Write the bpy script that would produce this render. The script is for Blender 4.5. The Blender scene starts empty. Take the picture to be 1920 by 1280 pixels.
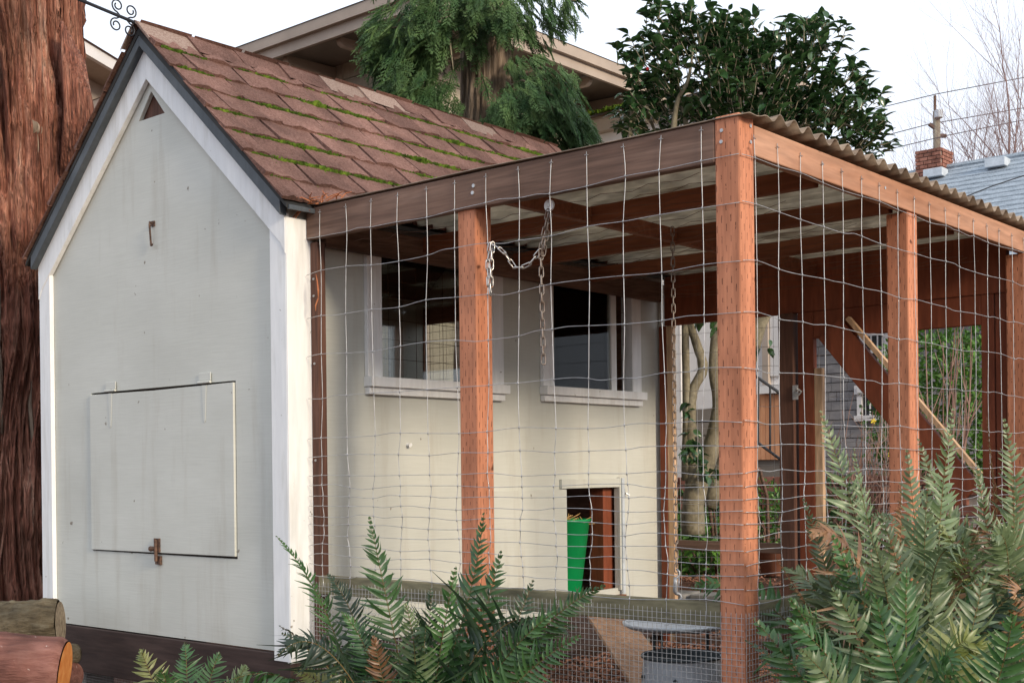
import bpy, math, random
from mathutils import Vector, Matrix, noise
random.seed(7)
R = random.uniform
scene = bpy.context.scene
COL = scene.collection

# ---------------------------------------------------------------- camera
CAM = Vector((4.08, -3.47, 1.15))
RX = Vector((.758, .652, 0)).normalized()      # camera right on the ground
FW = Vector((-.652, .758, 0)).normalized()     # camera forward on the ground
ROLL = .0115
FPX = 2373.0
cd = bpy.data.cameras.new('camera'); cam = bpy.data.objects.new('camera', cd); COL.objects.link(cam)
cd.sensor_width = 36; cd.lens = FPX / 1920 * 36; cd.shift_y = .1255; cd.clip_end = 2000; cd.clip_start = .05
rgt = (RX * math.cos(ROLL) - Vector((0, 0, 1)) * math.sin(ROLL)).normalized()
up = rgt.cross(FW).normalized()
cam.matrix_world = Matrix(((rgt.x, up.x, -FW.x, CAM.x), (rgt.y, up.y, -FW.y, CAM.y), (rgt.z, up.z, -FW.z, CAM.z), (0, 0, 0, 1)))
scene.camera = cam

# ---------------------------------------------------------------- sky and sun
SUN_TO = Vector((.985, -.15, 0)).normalized()
ELEV = math.radians(18)
w = bpy.data.worlds.new('World'); scene.world = w; w.use_nodes = True
nt = w.node_tree; nt.nodes.clear()
out = nt.nodes.new('ShaderNodeOutputWorld'); bg = nt.nodes.new('ShaderNodeBackground')
sky = nt.nodes.new('ShaderNodeTexSky'); sky.sky_type = 'NISHITA'; sky.sun_disc = False
sky.sun_elevation = ELEV; sky.sun_rotation = math.atan2(SUN_TO.x, SUN_TO.y)
tc = nt.nodes.new('ShaderNodeTexCoord'); nz = nt.nodes.new('ShaderNodeTexNoise'); nz.inputs['Scale'].default_value = 1.6; nz.inputs['Detail'].default_value = 4
rp = nt.nodes.new('ShaderNodeValToRGB')
rp.color_ramp.elements[0].color = (.90, .93, .98, 1); rp.color_ramp.elements[1].color = (1, 1, 1, 1)
mul = nt.nodes.new('ShaderNodeMixRGB'); mul.blend_type = 'MULTIPLY'; mul.inputs['Fac'].default_value = 1; mul.inputs['Color2'].default_value = (9.7, 10.3, 11.3, 1)
mx = nt.nodes.new('ShaderNodeMixRGB'); mx.inputs['Fac'].default_value = .9
nt.links.new(tc.outputs['Generated'], nz.inputs['Vector']); nt.links.new(nz.outputs['Fac'], rp.inputs['Fac'])
nt.links.new(rp.outputs['Color'], mul.inputs['Color1'])
nt.links.new(sky.outputs['Color'], mx.inputs['Color1']); nt.links.new(mul.outputs['Color'], mx.inputs['Color2'])
nt.links.new(mx.outputs['Color'], bg.inputs['Color']); bg.inputs['Strength'].default_value = .1
nt.links.new(bg.outputs['Background'], out.inputs['Surface'])
sl = bpy.data.lights.new('sun', 'SUN'); sl.energy = 2.5; sl.angle = math.radians(11); sl.color = (1, .85, .65)
so = bpy.data.objects.new('sun', sl); COL.objects.link(so)
so.rotation_euler = (Vector((SUN_TO.x * math.cos(ELEV), SUN_TO.y * math.cos(ELEV), math.sin(ELEV)))).to_track_quat('Z', 'Y').to_euler()
scene.view_settings.view_transform = 'Standard'; scene.view_settings.look = 'None'
scene.view_settings.exposure = .38; scene.view_settings.gamma = 1; scene.view_settings.use_curve_mapping = False

# ---------------------------------------------------------------- helpers
WM = {}
def at(u, v, d):
    """a point of the place at depth d metres, from its bearing"""
    x = (u - 960) / FPX; y = (880 - v) / FPX
    xr = x * math.cos(ROLL) + y * math.sin(ROLL) ; yr = -x * math.sin(ROLL) + y * math.cos(ROLL)
    # camera axes (rolled) -> world
    return CAM + FW * d + rgt * (x * d) + up * (y * d)

class MB:
    def __init__(s): s.v = []; s.f = []; s.m = []; s.mi = 0
    def quad(s, *ids): s.f.append(ids); s.m.append(s.mi)
    def add(s, vs, fs):
        b = len(s.v); s.v.extend(tuple(p) for p in vs)
        for f in fs: s.f.append(tuple(i + b for i in f)); s.m.append(s.mi)
    def box(s, x0, x1, y0, y1, z0, z1, M=None):
        vs = [Vector((x, y, z)) for z in (z0, z1) for y in (y0, y1) for x in (x0, x1)]
        if M is not None: vs = [M @ p for p in vs]
        s.add(vs, [(0, 2, 3, 1), (4, 5, 7, 6), (0, 1, 5, 4), (2, 6, 7, 3), (0, 4, 6, 2), (1, 3, 7, 5)])
    def bar(s, a, b, wd, th, hint=Vector((0, 0, 1))):
        a = Vector(a); b = Vector(b); t = (b - a); L = t.length; t.normalize()
        n = (hint - t * hint.dot(t)).normalized(); c = t.cross(n)
        M = Matrix(((t.x, c.x, n.x, a.x), (t.y, c.y, n.y, a.y), (t.z, c.z, n.z, a.z), (0, 0, 0, 1)))
        s.box(0, L, -wd / 2, wd / 2, -th / 2, th / 2, M)
    def tube(s, pts, r, n=6, cap=True):
        pts = [Vector(p) for p in pts]; k = len(pts)
        rr = r if isinstance(r, (list, tuple)) else [r] * k
        b = len(s.v); ref = None
        for i, p in enumerate(pts):
            t = (pts[min(i + 1, k - 1)] - pts[max(i - 1, 0)])
            if t.length < 1e-9: t = Vector((0, 0, 1))
            t.normalize()
            if ref is None: ref = Vector((1, 0, 0)) if abs(t.x) < .8 else Vector((0, 1, 0))
            ref = (ref - t * ref.dot(t))
            if ref.length < 1e-6: ref = t.orthogonal()
            ref.normalize(); c = t.cross(ref)
            for j in range(n):
                a = 2 * math.pi * j / n
                s.v.append(tuple(p + (ref * math.cos(a) + c * math.sin(a)) * rr[i]))
        for i in range(k - 1):
            for j in range(n):
                j2 = (j + 1) % n
                s.f.append((b + i * n + j, b + i * n + j2, b + (i + 1) * n + j2, b + (i + 1) * n + j)); s.m.append(s.mi)
        if cap:
            s.f.append(tuple(b + j for j in reversed(range(n)))); s.m.append(s.mi)
            s.f.append(tuple(b + (k - 1) * n + j for j in range(n))); s.m.append(s.mi)
    def lathe(s, prof, c, n=32):
        b = len(s.v)
        for (r, z) in prof:
            for j in range(n):
                a = 2 * math.pi * j / n; s.v.append((c[0] + r * math.cos(a), c[1] + r * math.sin(a), c[2] + z))
        for i in range(len(prof) - 1):
            for j in range(n):
                j2 = (j + 1) % n
                s.f.append((b + i * n + j, b + i * n + j2, b + (i + 1) * n + j2, b + (i + 1) * n + j)); s.m.append(s.mi)
    def prism(s, poly, off):
        """poly: list of points, extruded by off"""
        n = len(poly); off = Vector(off)
        vs = [Vector(p) for p in poly] + [Vector(p) + off for p in poly]
        s.add(vs, [tuple(reversed(range(n))), tuple(range(n, 2 * n))] + [(i, (i + 1) % n, n + (i + 1) % n, n + i) for i in range(n)])
    def mesh(s, name, mats, smooth=False):
        me = bpy.data.meshes.new(name); me.from_pydata(s.v, [], s.f)
        for m in (mats if isinstance(mats, (list, tuple)) else [mats]): me.materials.append(m)
        if any(s.m): me.polygons.foreach_set('material_index', s.m)
        if smooth: me.polygons.foreach_set('use_smooth', [True] * len(me.polygons))
        me.update(); return me
    def build(s, name, mats, parent=None, smooth=False, bev=0, **kw):
        return link(name, s.mesh(name, mats, smooth), parent, bev=bev, **kw)

def link(name, me, parent=None, M=None, bev=0, label=None, cat=None, group=None, kind=None):
    o = bpy.data.objects.new(name, me); COL.objects.link(o)
    M = M or Matrix.Identity(4); WM[o] = M
    if parent is not None:
        o.parent = parent; o.matrix_parent_inverse = WM[parent].inverted()
    o.matrix_basis = M
    if bev:
        md = o.modifiers.new('bevel', 'BEVEL'); md.width = bev; md.segments = 2; md.limit_method = 'ANGLE'; md.harden_normals = False
    tag(o, label, cat, group, kind); return o
def tag(o, label=None, cat=None, group=None, kind=None):
    if label: o['label'] = label
    if cat: o['category'] = cat
    if group: o['group'] = group
    if kind: o['kind'] = kind
    return o
def thing(name, loc, label, cat, group=None):
    o = bpy.data.objects.new(name, None); COL.objects.link(o); o.empty_display_size = .1
    M = Matrix.Translation(Vector(loc)); WM[o] = M; o.matrix_basis = M
    return tag(o, label, cat, group)

# ---------------------------------------------------------------- materials
def srgb(r, g, b):
    f = lambda c: (c / 255 / 12.92) if c <= 10.3 else ((c / 255 + .055) / 1.055) ** 2.4
    return (f(r), f(g), f(b), 1)
def N(nt, t, **kw):
    n = nt.nodes.new(t)
    for k, v in kw.items(): setattr(n, k, v)
    return n
def pbr(name, ramp, scale=(5, 5, 5), detail=5, rough=.7, bump=.3, bscale=None, spec=.3, rand=0, fine=None, fine_amt=.25,
        dist=.01, nrough=.55, spots=None, metallic=0, transl=0, big=None, big_amt=.3, objc=False, drip=None, along=None):
    m = bpy.data.materials.new(name); m.use_nodes = True; nt = m.node_tree; b = nt.nodes['Principled BSDF']
    L = nt.links.new
    if objc: pos = N(nt, 'ShaderNodeTexCoord').outputs['Object']
    else: pos = N(nt, 'ShaderNodeNewGeometry').outputs['Position']
    mp = N(nt, 'ShaderNodeMapping'); mp.inputs['Scale'].default_value = scale; L(pos, mp.inputs['Vector'])
    if along is not None: mp.vector_type = 'TEXTURE'; mp.inputs['Scale'].default_value = tuple(1 / q for q in scale); mp.inputs['Rotation'].default_value = (0, 0, along)
    n1 = N(nt, 'ShaderNodeTexNoise'); n1.inputs['Scale'].default_value = 1; n1.inputs['Detail'].default_value = detail; n1.inputs['Roughness'].default_value = nrough
    L(mp.outputs['Vector'], n1.inputs['Vector'])
    cr = N(nt, 'ShaderNodeValToRGB'); e = cr.color_ramp.elements
    while len(e) < len(ramp): e.new(.5)
    for i, (p, c) in enumerate(ramp): e[i].position = p; e[i].color = c if len(c) == 4 else (*c, 1)
    L(n1.outputs['Fac'], cr.inputs['Fac']); c = cr.outputs['Color']
    def mult(c, fac, lo, hi):
        r = N(nt, 'ShaderNodeMapRange'); r.inputs['From Min'].default_value = .3; r.inputs['From Max'].default_value = .7
        r.inputs['To Min'].default_value = lo; r.inputs['To Max'].default_value = hi; L(fac, r.inputs['Value'])
        x = N(nt, 'ShaderNodeMixRGB', blend_type='MULTIPLY'); x.inputs['Fac'].default_value = 1
        L(c, x.inputs['Color1']); L(r.outputs['Result'], x.inputs['Color2']); return x.outputs['Color']
    h = n1.outputs['Fac']
    if fine:
        mp2 = N(nt, 'ShaderNodeMapping'); mp2.inputs['Scale'].default_value = fine; L(pos, mp2.inputs['Vector'])
        n2 = N(nt, 'ShaderNodeTexNoise'); n2.inputs['Scale'].default_value = 1; n2.inputs['Detail'].default_value = 4; L(mp2.outputs['Vector'], n2.inputs['Vector'])
        c = mult(c, n2.outputs['Fac'], 1 - fine_amt, 1 + fine_amt); h = n2.outputs['Fac']
    if big:
        n3 = N(nt, 'ShaderNodeTexNoise'); n3.inputs['Scale'].default_value = big; n3.inputs['Detail'].default_value = 3; L(pos, n3.inputs['Vector'])
        c = mult(c, n3.outputs['Fac'], 1 - big_amt, 1 + big_amt)
    if spots:
        sc, amt, col = spots
        v = N(nt, 'ShaderNodeTexNoise'); v.inputs['Scale'].default_value = sc; v.inputs['Detail'].default_value = 2; L(pos, v.inputs['Vector'])
        r = N(nt, 'ShaderNodeMapRange'); r.inputs['From Min'].default_value = amt; r.inputs['From Max'].default_value = amt + .04; L(v.outputs['Fac'], r.inputs['Value'])
        x = N(nt, 'ShaderNodeMixRGB'); L(r.outputs['Result'], x.inputs['Fac']); L(c, x.inputs['Color1']); x.inputs['Color2'].default_value = col; c = x.outputs['Color']
    if drip:
        mpd = N(nt, 'ShaderNodeMapping'); mpd.inputs['Scale'].default_value = drip[0]; L(pos, mpd.inputs['Vector'])
        nd = N(nt, 'ShaderNodeTexNoise'); nd.inputs['Scale'].default_value = 1; nd.inputs['Detail'].default_value = 6; nd.inputs['Roughness'].default_value = .65; L(mpd.outputs['Vector'], nd.inputs['Vector'])
        r = N(nt, 'ShaderNodeMapRange'); r.inputs['From Min'].default_value = drip[1]; r.inputs['From Max'].default_value = drip[1] + .22; r.inputs['To Max'].default_value = drip[2]; L(nd.outputs['Fac'], r.inputs['Value'])
        x = N(nt, 'ShaderNodeMixRGB'); L(r.outputs['Result'], x.inputs['Fac']); L(c, x.inputs['Color1']); x.inputs['Color2'].default_value = drip[3]; c = x.outputs['Color']
    if rand:
        oi = N(nt, 'ShaderNodeObjectInfo'); r = N(nt, 'ShaderNodeMapRange'); r.inputs['To Min'].default_value = 1 - rand; r.inputs['To Max'].default_value = 1 + rand
        L(oi.outputs['Random'], r.inputs['Value']); x = N(nt, 'ShaderNodeMixRGB', blend_type='MULTIPLY'); x.inputs['Fac'].default_value = 1
        L(c, x.inputs['Color1']); L(r.outputs['Result'], x.inputs['Color2']); c = x.outputs['Color']
    L(c, b.inputs['Base Color']); b.inputs['Roughness'].default_value = rough; b.inputs['Specular IOR Level'].default_value = spec; b.inputs['Metallic'].default_value = metallic
    if bump:
        bn = N(nt, 'ShaderNodeBump'); bn.inputs['Strength'].default_value = bump; bn.inputs['Distance'].default_value = dist
        if bscale:
            n4 = N(nt, 'ShaderNodeTexNoise'); n4.inputs['Scale'].default_value = bscale; n4.inputs['Detail'].default_value = 4; L(pos, n4.inputs['Vector']); h = n4.outputs['Fac']
        L(h, bn.inputs['Height']); L(bn.outputs['Normal'], b.inputs['Normal'])
    if transl:
        t = N(nt, 'ShaderNodeBsdfTranslucent'); L(c, t.inputs['Color']); ms = N(nt, 'ShaderNodeMixShader'); ms.inputs['Fac'].default_value = transl
        o = nt.nodes['Material Output']; L(b.outputs['BSDF'], ms.inputs[1]); L(t.outputs['BSDF'], ms.inputs[2]); L(ms.outputs['Shader'], o.inputs['Surface'])
    m['col_socket'] = 1
    return m
def two(a, b_, lo=.35, hi=.65): return [(lo, a), (hi, b_)]

def incised(name, c1, c2):
    """stained treated post with rows of incising slots"""
    m = pbr(name, [(.3, c1), (.55, c2), (.75, tuple(x * .75 for x in c1[:3]) + (1,))], scale=(14, 14, 1.1), fine=(90, 90, 7), fine_amt=.16, rough=.72, bump=.15, dist=.004, big=3, big_amt=.12,
            spots=(11, .70, (.13, .045, .022, 1)), drip=((30, 30, 1.2), .54, .55, (.24, .085, .045, 1)))
    nt = m.node_tree; L = nt.links.new; b = nt.nodes['Principled BSDF']
    src = b.inputs['Base Color'].links[0].from_socket
    g = N(nt, 'ShaderNodeNewGeometry'); sp = N(nt, 'ShaderNodeSeparateXYZ'); L(g.outputs['Position'], sp.inputs[0])
    sn = N(nt, 'ShaderNodeSeparateXYZ'); L(g.outputs['True Normal'], sn.inputs[0])
    def mth(op, a, b=None, c=None):
        n = N(nt, 'ShaderNodeMath', operation=op)
        for i, x in enumerate((a, b, c)):
            if x is None: continue
            if isinstance(x, (int, float)): n.inputs[i].default_value = x
            else: L(x, n.inputs[i])
        return n.outputs[0]
    side = mth('GREATER_THAN', mth('ABSOLUTE', sn.outputs['X']), .6)
    acr = mth('ADD', mth('MULTIPLY', side, sp.outputs['Y']), mth('MULTIPLY', mth('SUBTRACT', 1, side), sp.outputs['X']))
    acr = mth('ADD', acr, .013)
    ca = mth('DIVIDE', acr, .0165); ci = mth('FLOOR', ca); cf = mth('FRACT', ca)
    off = mth('FRACT', mth('MULTIPLY', ci, .5)); off2 = mth('MULTIPLY', mth('FRACT', mth('MULTIPLY', ci, .377)), .12)
    rr = mth('ADD', mth('ADD', mth('DIVIDE', sp.outputs['Z'], .064), off), off2)
    nz = N(nt, 'ShaderNodeTexNoise'); nz.inputs['Scale'].default_value = 60; L(g.outputs['Position'], nz.inputs['Vector'])
    wob = mth('MULTIPLY', mth('SUBTRACT', nz.outputs['Fac'], .5), .35)
    cfw = mth('ADD', cf, wob)
    m1 = mth('LESS_THAN', mth('ABSOLUTE', mth('SUBTRACT', cfw, .5)), .085)
    m2 = mth('LESS_THAN', mth('ADD', mth('FRACT', rr), wob), .34)
    nz2 = N(nt, 'ShaderNodeTexNoise'); nz2.inputs['Scale'].default_value = 14; L(g.outputs['Position'], nz2.inputs['Vector']); gate = mth('MULTIPLY', mth('GREATER_THAN', nz.outputs['Fac'], .40), mth('MULTIPLY', nz2.outputs['Fac'], 1.7))
    mask = mth('MULTIPLY', mth('MULTIPLY', m1, m2), mth('MULTIPLY', gate, .8))
    x = N(nt, 'ShaderNodeMixRGB'); L(mask, x.inputs['Fac']); L(src, x.inputs['Color1']); x.inputs['Color2'].default_value = (.075, .022, .012, 1)
    L(x.outputs['Color'], b.inputs['Base Color'])
    bn = N(nt, 'ShaderNodeBump'); bn.inputs['Strength'].default_value = .6; bn.inputs['Distance'].default_value = .003; bn.invert = True
    L(mask, bn.inputs['Height']); old = b.inputs['Normal'].links[0].from_socket; L(old, bn.inputs['Normal']); L(bn.outputs['Normal'], b.inputs['Normal'])
    return m

paint_g = pbr('cream_plywood_paint', two((.52, .525, .475), (.575, .58, .53)), scale=(1.5, 1.5, 3), fine=(7, 7, 130), fine_amt=.03, rough=.6, bump=.22, dist=.0025, spots=(21, .745, (.22, .19, .15, 1)), big=1.3, big_amt=.06, drip=((9, 9, .9), .53, .45, (.36, .32, .25, 1)))
paint_w = pbr('white_trim_paint', two((.74, .75, .75), (.82, .82, .81)), scale=(6, 6, 3), fine=(40, 40, 5), fine_amt=.05, rough=.5, bump=.25, dist=.003, spots=(26, .74, (.32, .29, .25, 1)), drip=((14, 14, 1.6), .52, .5, (.45, .43, .37, 1)))
paint_dark = pbr('dark_slate_paint', two((.055, .065, .075), (.085, .095, .105)), scale=(4, 4, 4), fine=(50, 50, 8), fine_amt=.12, rough=.5, bump=.2, dist=.003)
dark_gap = pbr('dark_wood_shadow', two((.03, .018, .012), (.045, .028, .02)), bump=0)
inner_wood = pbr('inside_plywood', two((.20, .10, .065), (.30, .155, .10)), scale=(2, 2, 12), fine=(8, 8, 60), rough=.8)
brown_wood = pbr('dark_brown_stained_board', [(.3, (.10, .055, .038)), (.55, (.175, .105, .076)), (.75, (.26, .17, .13))], scale=(1.2, 1.2, 18), fine=(5, 5, 110), fine_amt=.22, rough=.75, bump=.25, dist=.003, big=2.5, big_amt=.25)
brown_post = pbr('dark_brown_stained_post', [(.3, (.075, .033, .022)), (.6, (.125, .06, .042))], scale=(20, 20, 1.5), fine=(90, 90, 6), fine_amt=.25, rough=.75, bump=.25, dist=.003)
skirt_wood = pbr('nearly_black_skirt_board', two((.035, .021, .018), (.065, .042, .036)), scale=(2, 2, 14), fine=(6, 6, 70), rough=.7, bump=.25, dist=.003, spots=(16, .74, (.25, .22, .2, 1)))
orange_post = incised('orange_incised_post', (.45, .170, .088, 1), (.54, .22, .12, 1))
shaded_wood = pbr('shade_darkened_lumber', [(.3, (.15, .038, .017)), (.6, (.22, .06, .027)), (.8, (.30, .09, .042))], scale=(8, 8, 2), fine=(50, 50, 8), fine_amt=.2, rough=.7, bump=.2, dist=.003)  # the run's orange stain darkened, shade of the back frame mixed into the colour
raft_wood = pbr('shaded_rafter_lumber', [(.3, (.17, .058, .028)), (.6, (.26, .095, .048)), (.8, (.34, .14, .075))], scale=(1.5, 10, 10), fine=(6, 60, 60), fine_amt=.2, rough=.75, bump=.2, dist=.003)  # same orange stain, its colour darkened for the shade under the roof
beam_wood = pbr('side_beam_lumber', [(.3, (.34, .16, .09)), (.6, (.47, .26, .17)), (.8, (.52, .32, .22))], scale=(9, 1.2, 9), fine=(60, 6, 60), fine_amt=.18, rough=.75, bump=.2, dist=.003)
rail_wood = pbr('mossy_grey_rail', [(.3, (.13, .12, .075)), (.6, (.22, .195, .12)), (.75, (.2, .23, .08))], scale=(3, 3, 14), fine=(15, 15, 60), rough=.85, bump=.3, dist=.003)
pale_edge = pbr('pale_lumber', two((.48, .30, .17), (.6, .4, .25)), scale=(9, 9, 3), fine=(50, 50, 8), rough=.75)
galv = pbr('galvanised_wire', two((.36, .36, .37), (.52, .53, .54)), scale=(30, 30, 30), rough=.42, metallic=.55, bump=0, spec=.5)
galv_fine = pbr('fine_galvanised_mesh', two((.36, .36, .36), (.50, .50, .49)), scale=(30, 30, 30), rough=.5, metallic=.4, bump=0)
chain_mat = pbr('steel_chain', [(.35, (.42, .40, .38)), (.55, (.62, .60, .57)), (.7, (.22, .12, .07))], scale=(40, 40, 40), rough=.3, metallic=.9, bump=0)
rust_chain = pbr('dull_rusty_chain', [(.35, (.17, .12, .09)), (.6, (.32, .28, .25))], scale=(40, 40, 40), rough=.5, metallic=.6, bump=0)
iron = pbr('black_iron', two((.012, .014, .02), (.03, .032, .04)), rough=.45, bump=0)
rusty = pbr('rusty_iron', [(.35, (.05, .035, .03)), (.6, (.16, .09, .06))], scale=(60, 60, 60), rough=.65, metallic=.3, bump=.3, dist=.002)
corr = pbr('translucent_corrugated_sheet', [(.3, (.32, .27, .21)), (.48, (.56, .52, .44)), (.62, (.62, .58, .50)), (.76, (.22, .17, .12))], scale=(2.5, 6, 6), fine=(12, 40, 40), fine_amt=.2, rough=.5, bump=.1, transl=.52)
corr_edge = pbr('dirty_corrugated_sheet_edge', [(.3, (.10, .07, .05)), (.5, (.24, .185, .14)), (.7, (.34, .28, .22))], scale=(5, 7, 7), fine=(20, 50, 50), fine_amt=.3, rough=.7, bump=.1)
shingle = pbr('red_brown_roof_granules', [(.25, (.065, .034, .027)), (.48, (.145, .079, .064)), (.68, (.21, .125, .104)), (.82, (.42, .34, .30))], scale=(95, 95, 95), detail=3, rough=.95, bump=.7, dist=.004, rand=.22, spec=.1, big=5, big_amt=.32, nrough=.85)
ridge_sh = pbr('grey_worn_ridge_granules', [(.25, (.14, .09, .075)), (.5, (.24, .17, .14)), (.8, (.38, .31, .27))], scale=(110, 110, 110), detail=3, rough=.95, bump=.7, dist=.004, rand=.22, spec=.1, nrough=.8)
roof_edge = pbr('black_roof_felt', two((.02, .02, .02), (.04, .038, .035)), bump=.3)
mossm = pbr('bright_moss', [(.3, (.022, .036, .008)), (.5, (.062, .105, .014)), (.72, (.15, .215, .026))], scale=(22, 22, 22), rough=1, bump=0, spec=.05)
fern_m = [pbr('fern_green_' + n, two(a, b), scale=(9, 9, 9), rough=.38, spec=.6, rand=.3, bump=.2, dist=.002, bscale=120, transl=.3, fine=(60, 60, 60), fine_amt=.18) for n, a, b in (
    ('deep', (.035, .10, .03), (.075, .165, .05)), ('grey', (.10, .155, .065), (.19, .245, .125)), ('yellowed', (.16, .20, .055), (.27, .28, .10)), ('brown', (.20, .09, .04), (.34, .19, .09)), ('dark', (.020, .045, .022), (.04, .075, .035)))]
stem_m = pbr('fern_stem', two((.10, .07, .025), (.19, .13, .05)), bump=0)
camel_m = pbr('glossy_camellia_leaf', two((.026, .072, .024), (.058, .125, .04)), scale=(7, 7, 7), rough=.22, spec=.7, bump=0, transl=.12, fine=(40, 40, 40), fine_amt=.3)
camel_bark = pbr('smooth_grey_green_bark', [(.3, (.13, .11, .07)), (.6, (.24, .21, .145)), (.8, (.34, .31, .24))], scale=(12, 12, 6), rough=.85, bump=.4, dist=.004, fine=(60, 60, 40))
cedar_leaf = pbr('cedar_spray_green', two((.045, .105, .036), (.12, .20, .072)), scale=(6, 6, 6), rough=.55, bump=0, transl=.2, fine=(22, 22, 22), fine_amt=.45)
cedar_bark = pbr('stringy_red_cedar_bark', [(.30, (.05, .019, .012)), (.45, (.22, .082, .052)), (.58, (.33, .155, .105)), (.75, (.50, .35, .26))], scale=(15, 15, 1.5), detail=10, rough=.9, bump=1, dist=.05, fine=(75, 75, 5), fine_amt=.55, nrough=.72, big=2.2, big_amt=.4)
grey_bark = pbr('grey_stringy_bark', [(.28, (.07, .045, .03)), (.5, (.2, .15, .11)), (.75, (.36, .28, .22))], scale=(16, 16, 2), detail=7, rough=.9, bump=1, dist=.02, fine=(50, 50, 5), fine_amt=.4)
log_bark = pbr('mottled_grey_log_bark', [(.3, (.05, .04, .025)), (.5, (.17, .135, .085)), (.62, (.23, .20, .14)), (.8, (.38, .33, .26))], scale=(7, 34, 34), detail=9, rough=.95, bump=1, dist=.05, nrough=.75, big=9, big_amt=.4, along=.86)
red_log = pbr('smooth_red_log_bark', [(.3, (.085, .032, .026)), (.5, (.17, .072, .056)), (.75, (.26, .13, .105))], scale=(5, 26, 26), detail=9, rough=.7, bump=.8, dist=.03, spots=(38, .69, (.42, .33, .30, 1)), big=6, big_amt=.4, nrough=.7, along=.86)
log_end = pbr('weathered_log_end', [(.3, (.13, .10, .07)), (.6, (.27, .22, .16)), (.8, (.36, .30, .23))], scale=(40, 40, 40), rough=.9, bump=.5, dist=.01)
cut_wood = pbr('fresh_orange_cut_wood', two((.55, .18, .04), (.68, .3, .09)), scale=(20, 20, 20), rough=.8)
mulch = pbr('bark_mulch_ground', [(.3, (.035, .02, .014)), (.5, (.12, .058, .036)), (.7, (.22, .11, .075)), (.85, (.34, .22, .16))], scale=(34, 34, 34), detail=7, rough=1, bump=1, dist=.03, nrough=.75, big=1.1, big_amt=.3)
chip_m = pbr('red_wood_chips', two((.16, .065, .04), (.34, .17, .11)), scale=(50, 50, 50), rough=.95, bump=0)
stone_m = pbr('grey_flagstone', [(.3, (.14, .135, .125)), (.6, (.26, .245, .225)), (.8, (.36, .33, .29))], scale=(9, 9, 9), detail=7, rough=.9, bump=.6, dist=.01, rand=.18)
brick_m = pbr('red_brick', two((.20, .08, .055), (.31, .14, .10)), scale=(12, 12, 12), rough=.9, bump=.4, rand=.25)
mortar = pbr('mortar', two((.3, .28, .25), (.4, .37, .33)), scale=(20, 20, 20))
green_plastic = pbr('green_plastic', two((.005, .25, .072), (.007, .30, .09)), scale=(5, 5, 5), rough=.35, bump=0)
straw = pbr('straw', two((.45, .27, .1), (.6, .4, .18)), bump=0)
tin = pbr('galvanised_sheet', [(.3, (.46, .50, .54)), (.6, (.58, .63, .68)), (.8, (.68, .72, .76))], scale=(6, 6, 6), fine=(30, 30, 30), fine_amt=.08, rough=.45, metallic=.1, bump=0)
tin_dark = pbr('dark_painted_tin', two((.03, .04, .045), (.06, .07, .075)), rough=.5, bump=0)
ply_ramp = pbr('worn_ramp_plywood', [(.3, (.30, .17, .10)), (.55, (.42, .26, .17)), (.8, (.26, .15, .1))], scale=(8, 30, 8), fine=(50, 120, 50), fine_amt=.25, rough=.85)
house_wall = pbr('grey_olive_shingle_siding', two((.30, .27, .215), (.38, .34, .275)), scale=(3, 3, 8), fine=(40, 40, 8), fine_amt=.1, rough=.8, bump=.2, rand=.06)
house_trim = pbr('tan_house_trim', two((.36, .295, .245), (.43, .355, .295)), scale=(3, 3, 3), rough=.6, bump=.1)
house_white = pbr('pale_house_panel', two((.66, .64, .63), (.74, .72, .71)), scale=(2, 2, 2), rough=.6, bump=.1)
soffit_m = pbr('brown_soffit', two((.17, .145, .125), (.23, .20, .17)), scale=(3, 3, 3), rough=.8)
house_roof = pbr('brown_house_roof', two((.11, .068, .05), (.22, .14, .105)), scale=(6, 6, 60), rough=.95, bump=.5, fine=(60, 60, 60))
blue_roof = pbr('blue_grey_roof', two((.22, .26, .30), (.36, .41, .46)), scale=(5, 5, 45), rough=.95, bump=.5, fine=(40, 40, 40), spec=.2)
grey_sh = pbr('grey_shingle_wall', two((.22, .21, .215), (.30, .285, .28)), scale=(4, 4, 8), rough=.85, rand=.08)
cedar_panel = pbr('orange_cedar_cladding', two((.50, .22, .11), (.62, .31, .17)), scale=(12, 12, 2), rough=.75, rand=.12)
dark_glass = pbr('dark_window_glass', two((.02, .022, .025), (.035, .038, .042)), rough=.08, bump=0, spec=.6)
twig_m = pbr('bare_red_brown_twigs', two((.16, .085, .065), (.32, .2, .16)), bump=0)
far_twig = pbr('bare_grey_twigs', two((.15, .09, .085), (.26, .17, .155)), bump=0)
hedge_leaf = pbr('bright_hedge_leaf', two((.05, .13, .022), (.12, .24, .045)), scale=(9, 9, 9), rough=.4, bump=0, transl=.2, fine=(30, 30, 30), fine_amt=.4)
pole_wood = pbr('utility_pole_wood', two((.18, .15, .11), (.33, .29, .22)), scale=(8, 8, 1))
terracotta = pbr('terracotta', two((.28, .11, .065), (.36, .16, .1)), scale=(9, 9, 9))
dead = pbr('dead_cedar_litter', two((.36, .11, .045), (.5, .19, .08)), scale=(30, 30, 30), bump=0)
yellow = pbr('yellow_petals', two((.75, .55, .03), (.85, .68, .06)), bump=0)
red_fl = pbr('red_petals', two((.55, .02, .03), (.65, .04, .05)), bump=0)
glass = bpy.data.materials.new('window_pane'); glass.use_nodes = True
_n = glass.node_tree; _n.nodes.remove(_n.nodes['Principled BSDF'])
_t = N(_n, 'ShaderNodeBsdfTransparent'); _t.inputs['Color'].default_value = (.82, .84, .82, 1); _g = N(_n, 'ShaderNodeBsdfGlossy'); _g.inputs['Roughness'].default_value = .03
_f = N(_n, 'ShaderNodeFresnel'); _f.inputs['IOR'].default_value = 1.32; _x = N(_n, 'ShaderNodeMixShader')
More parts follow.
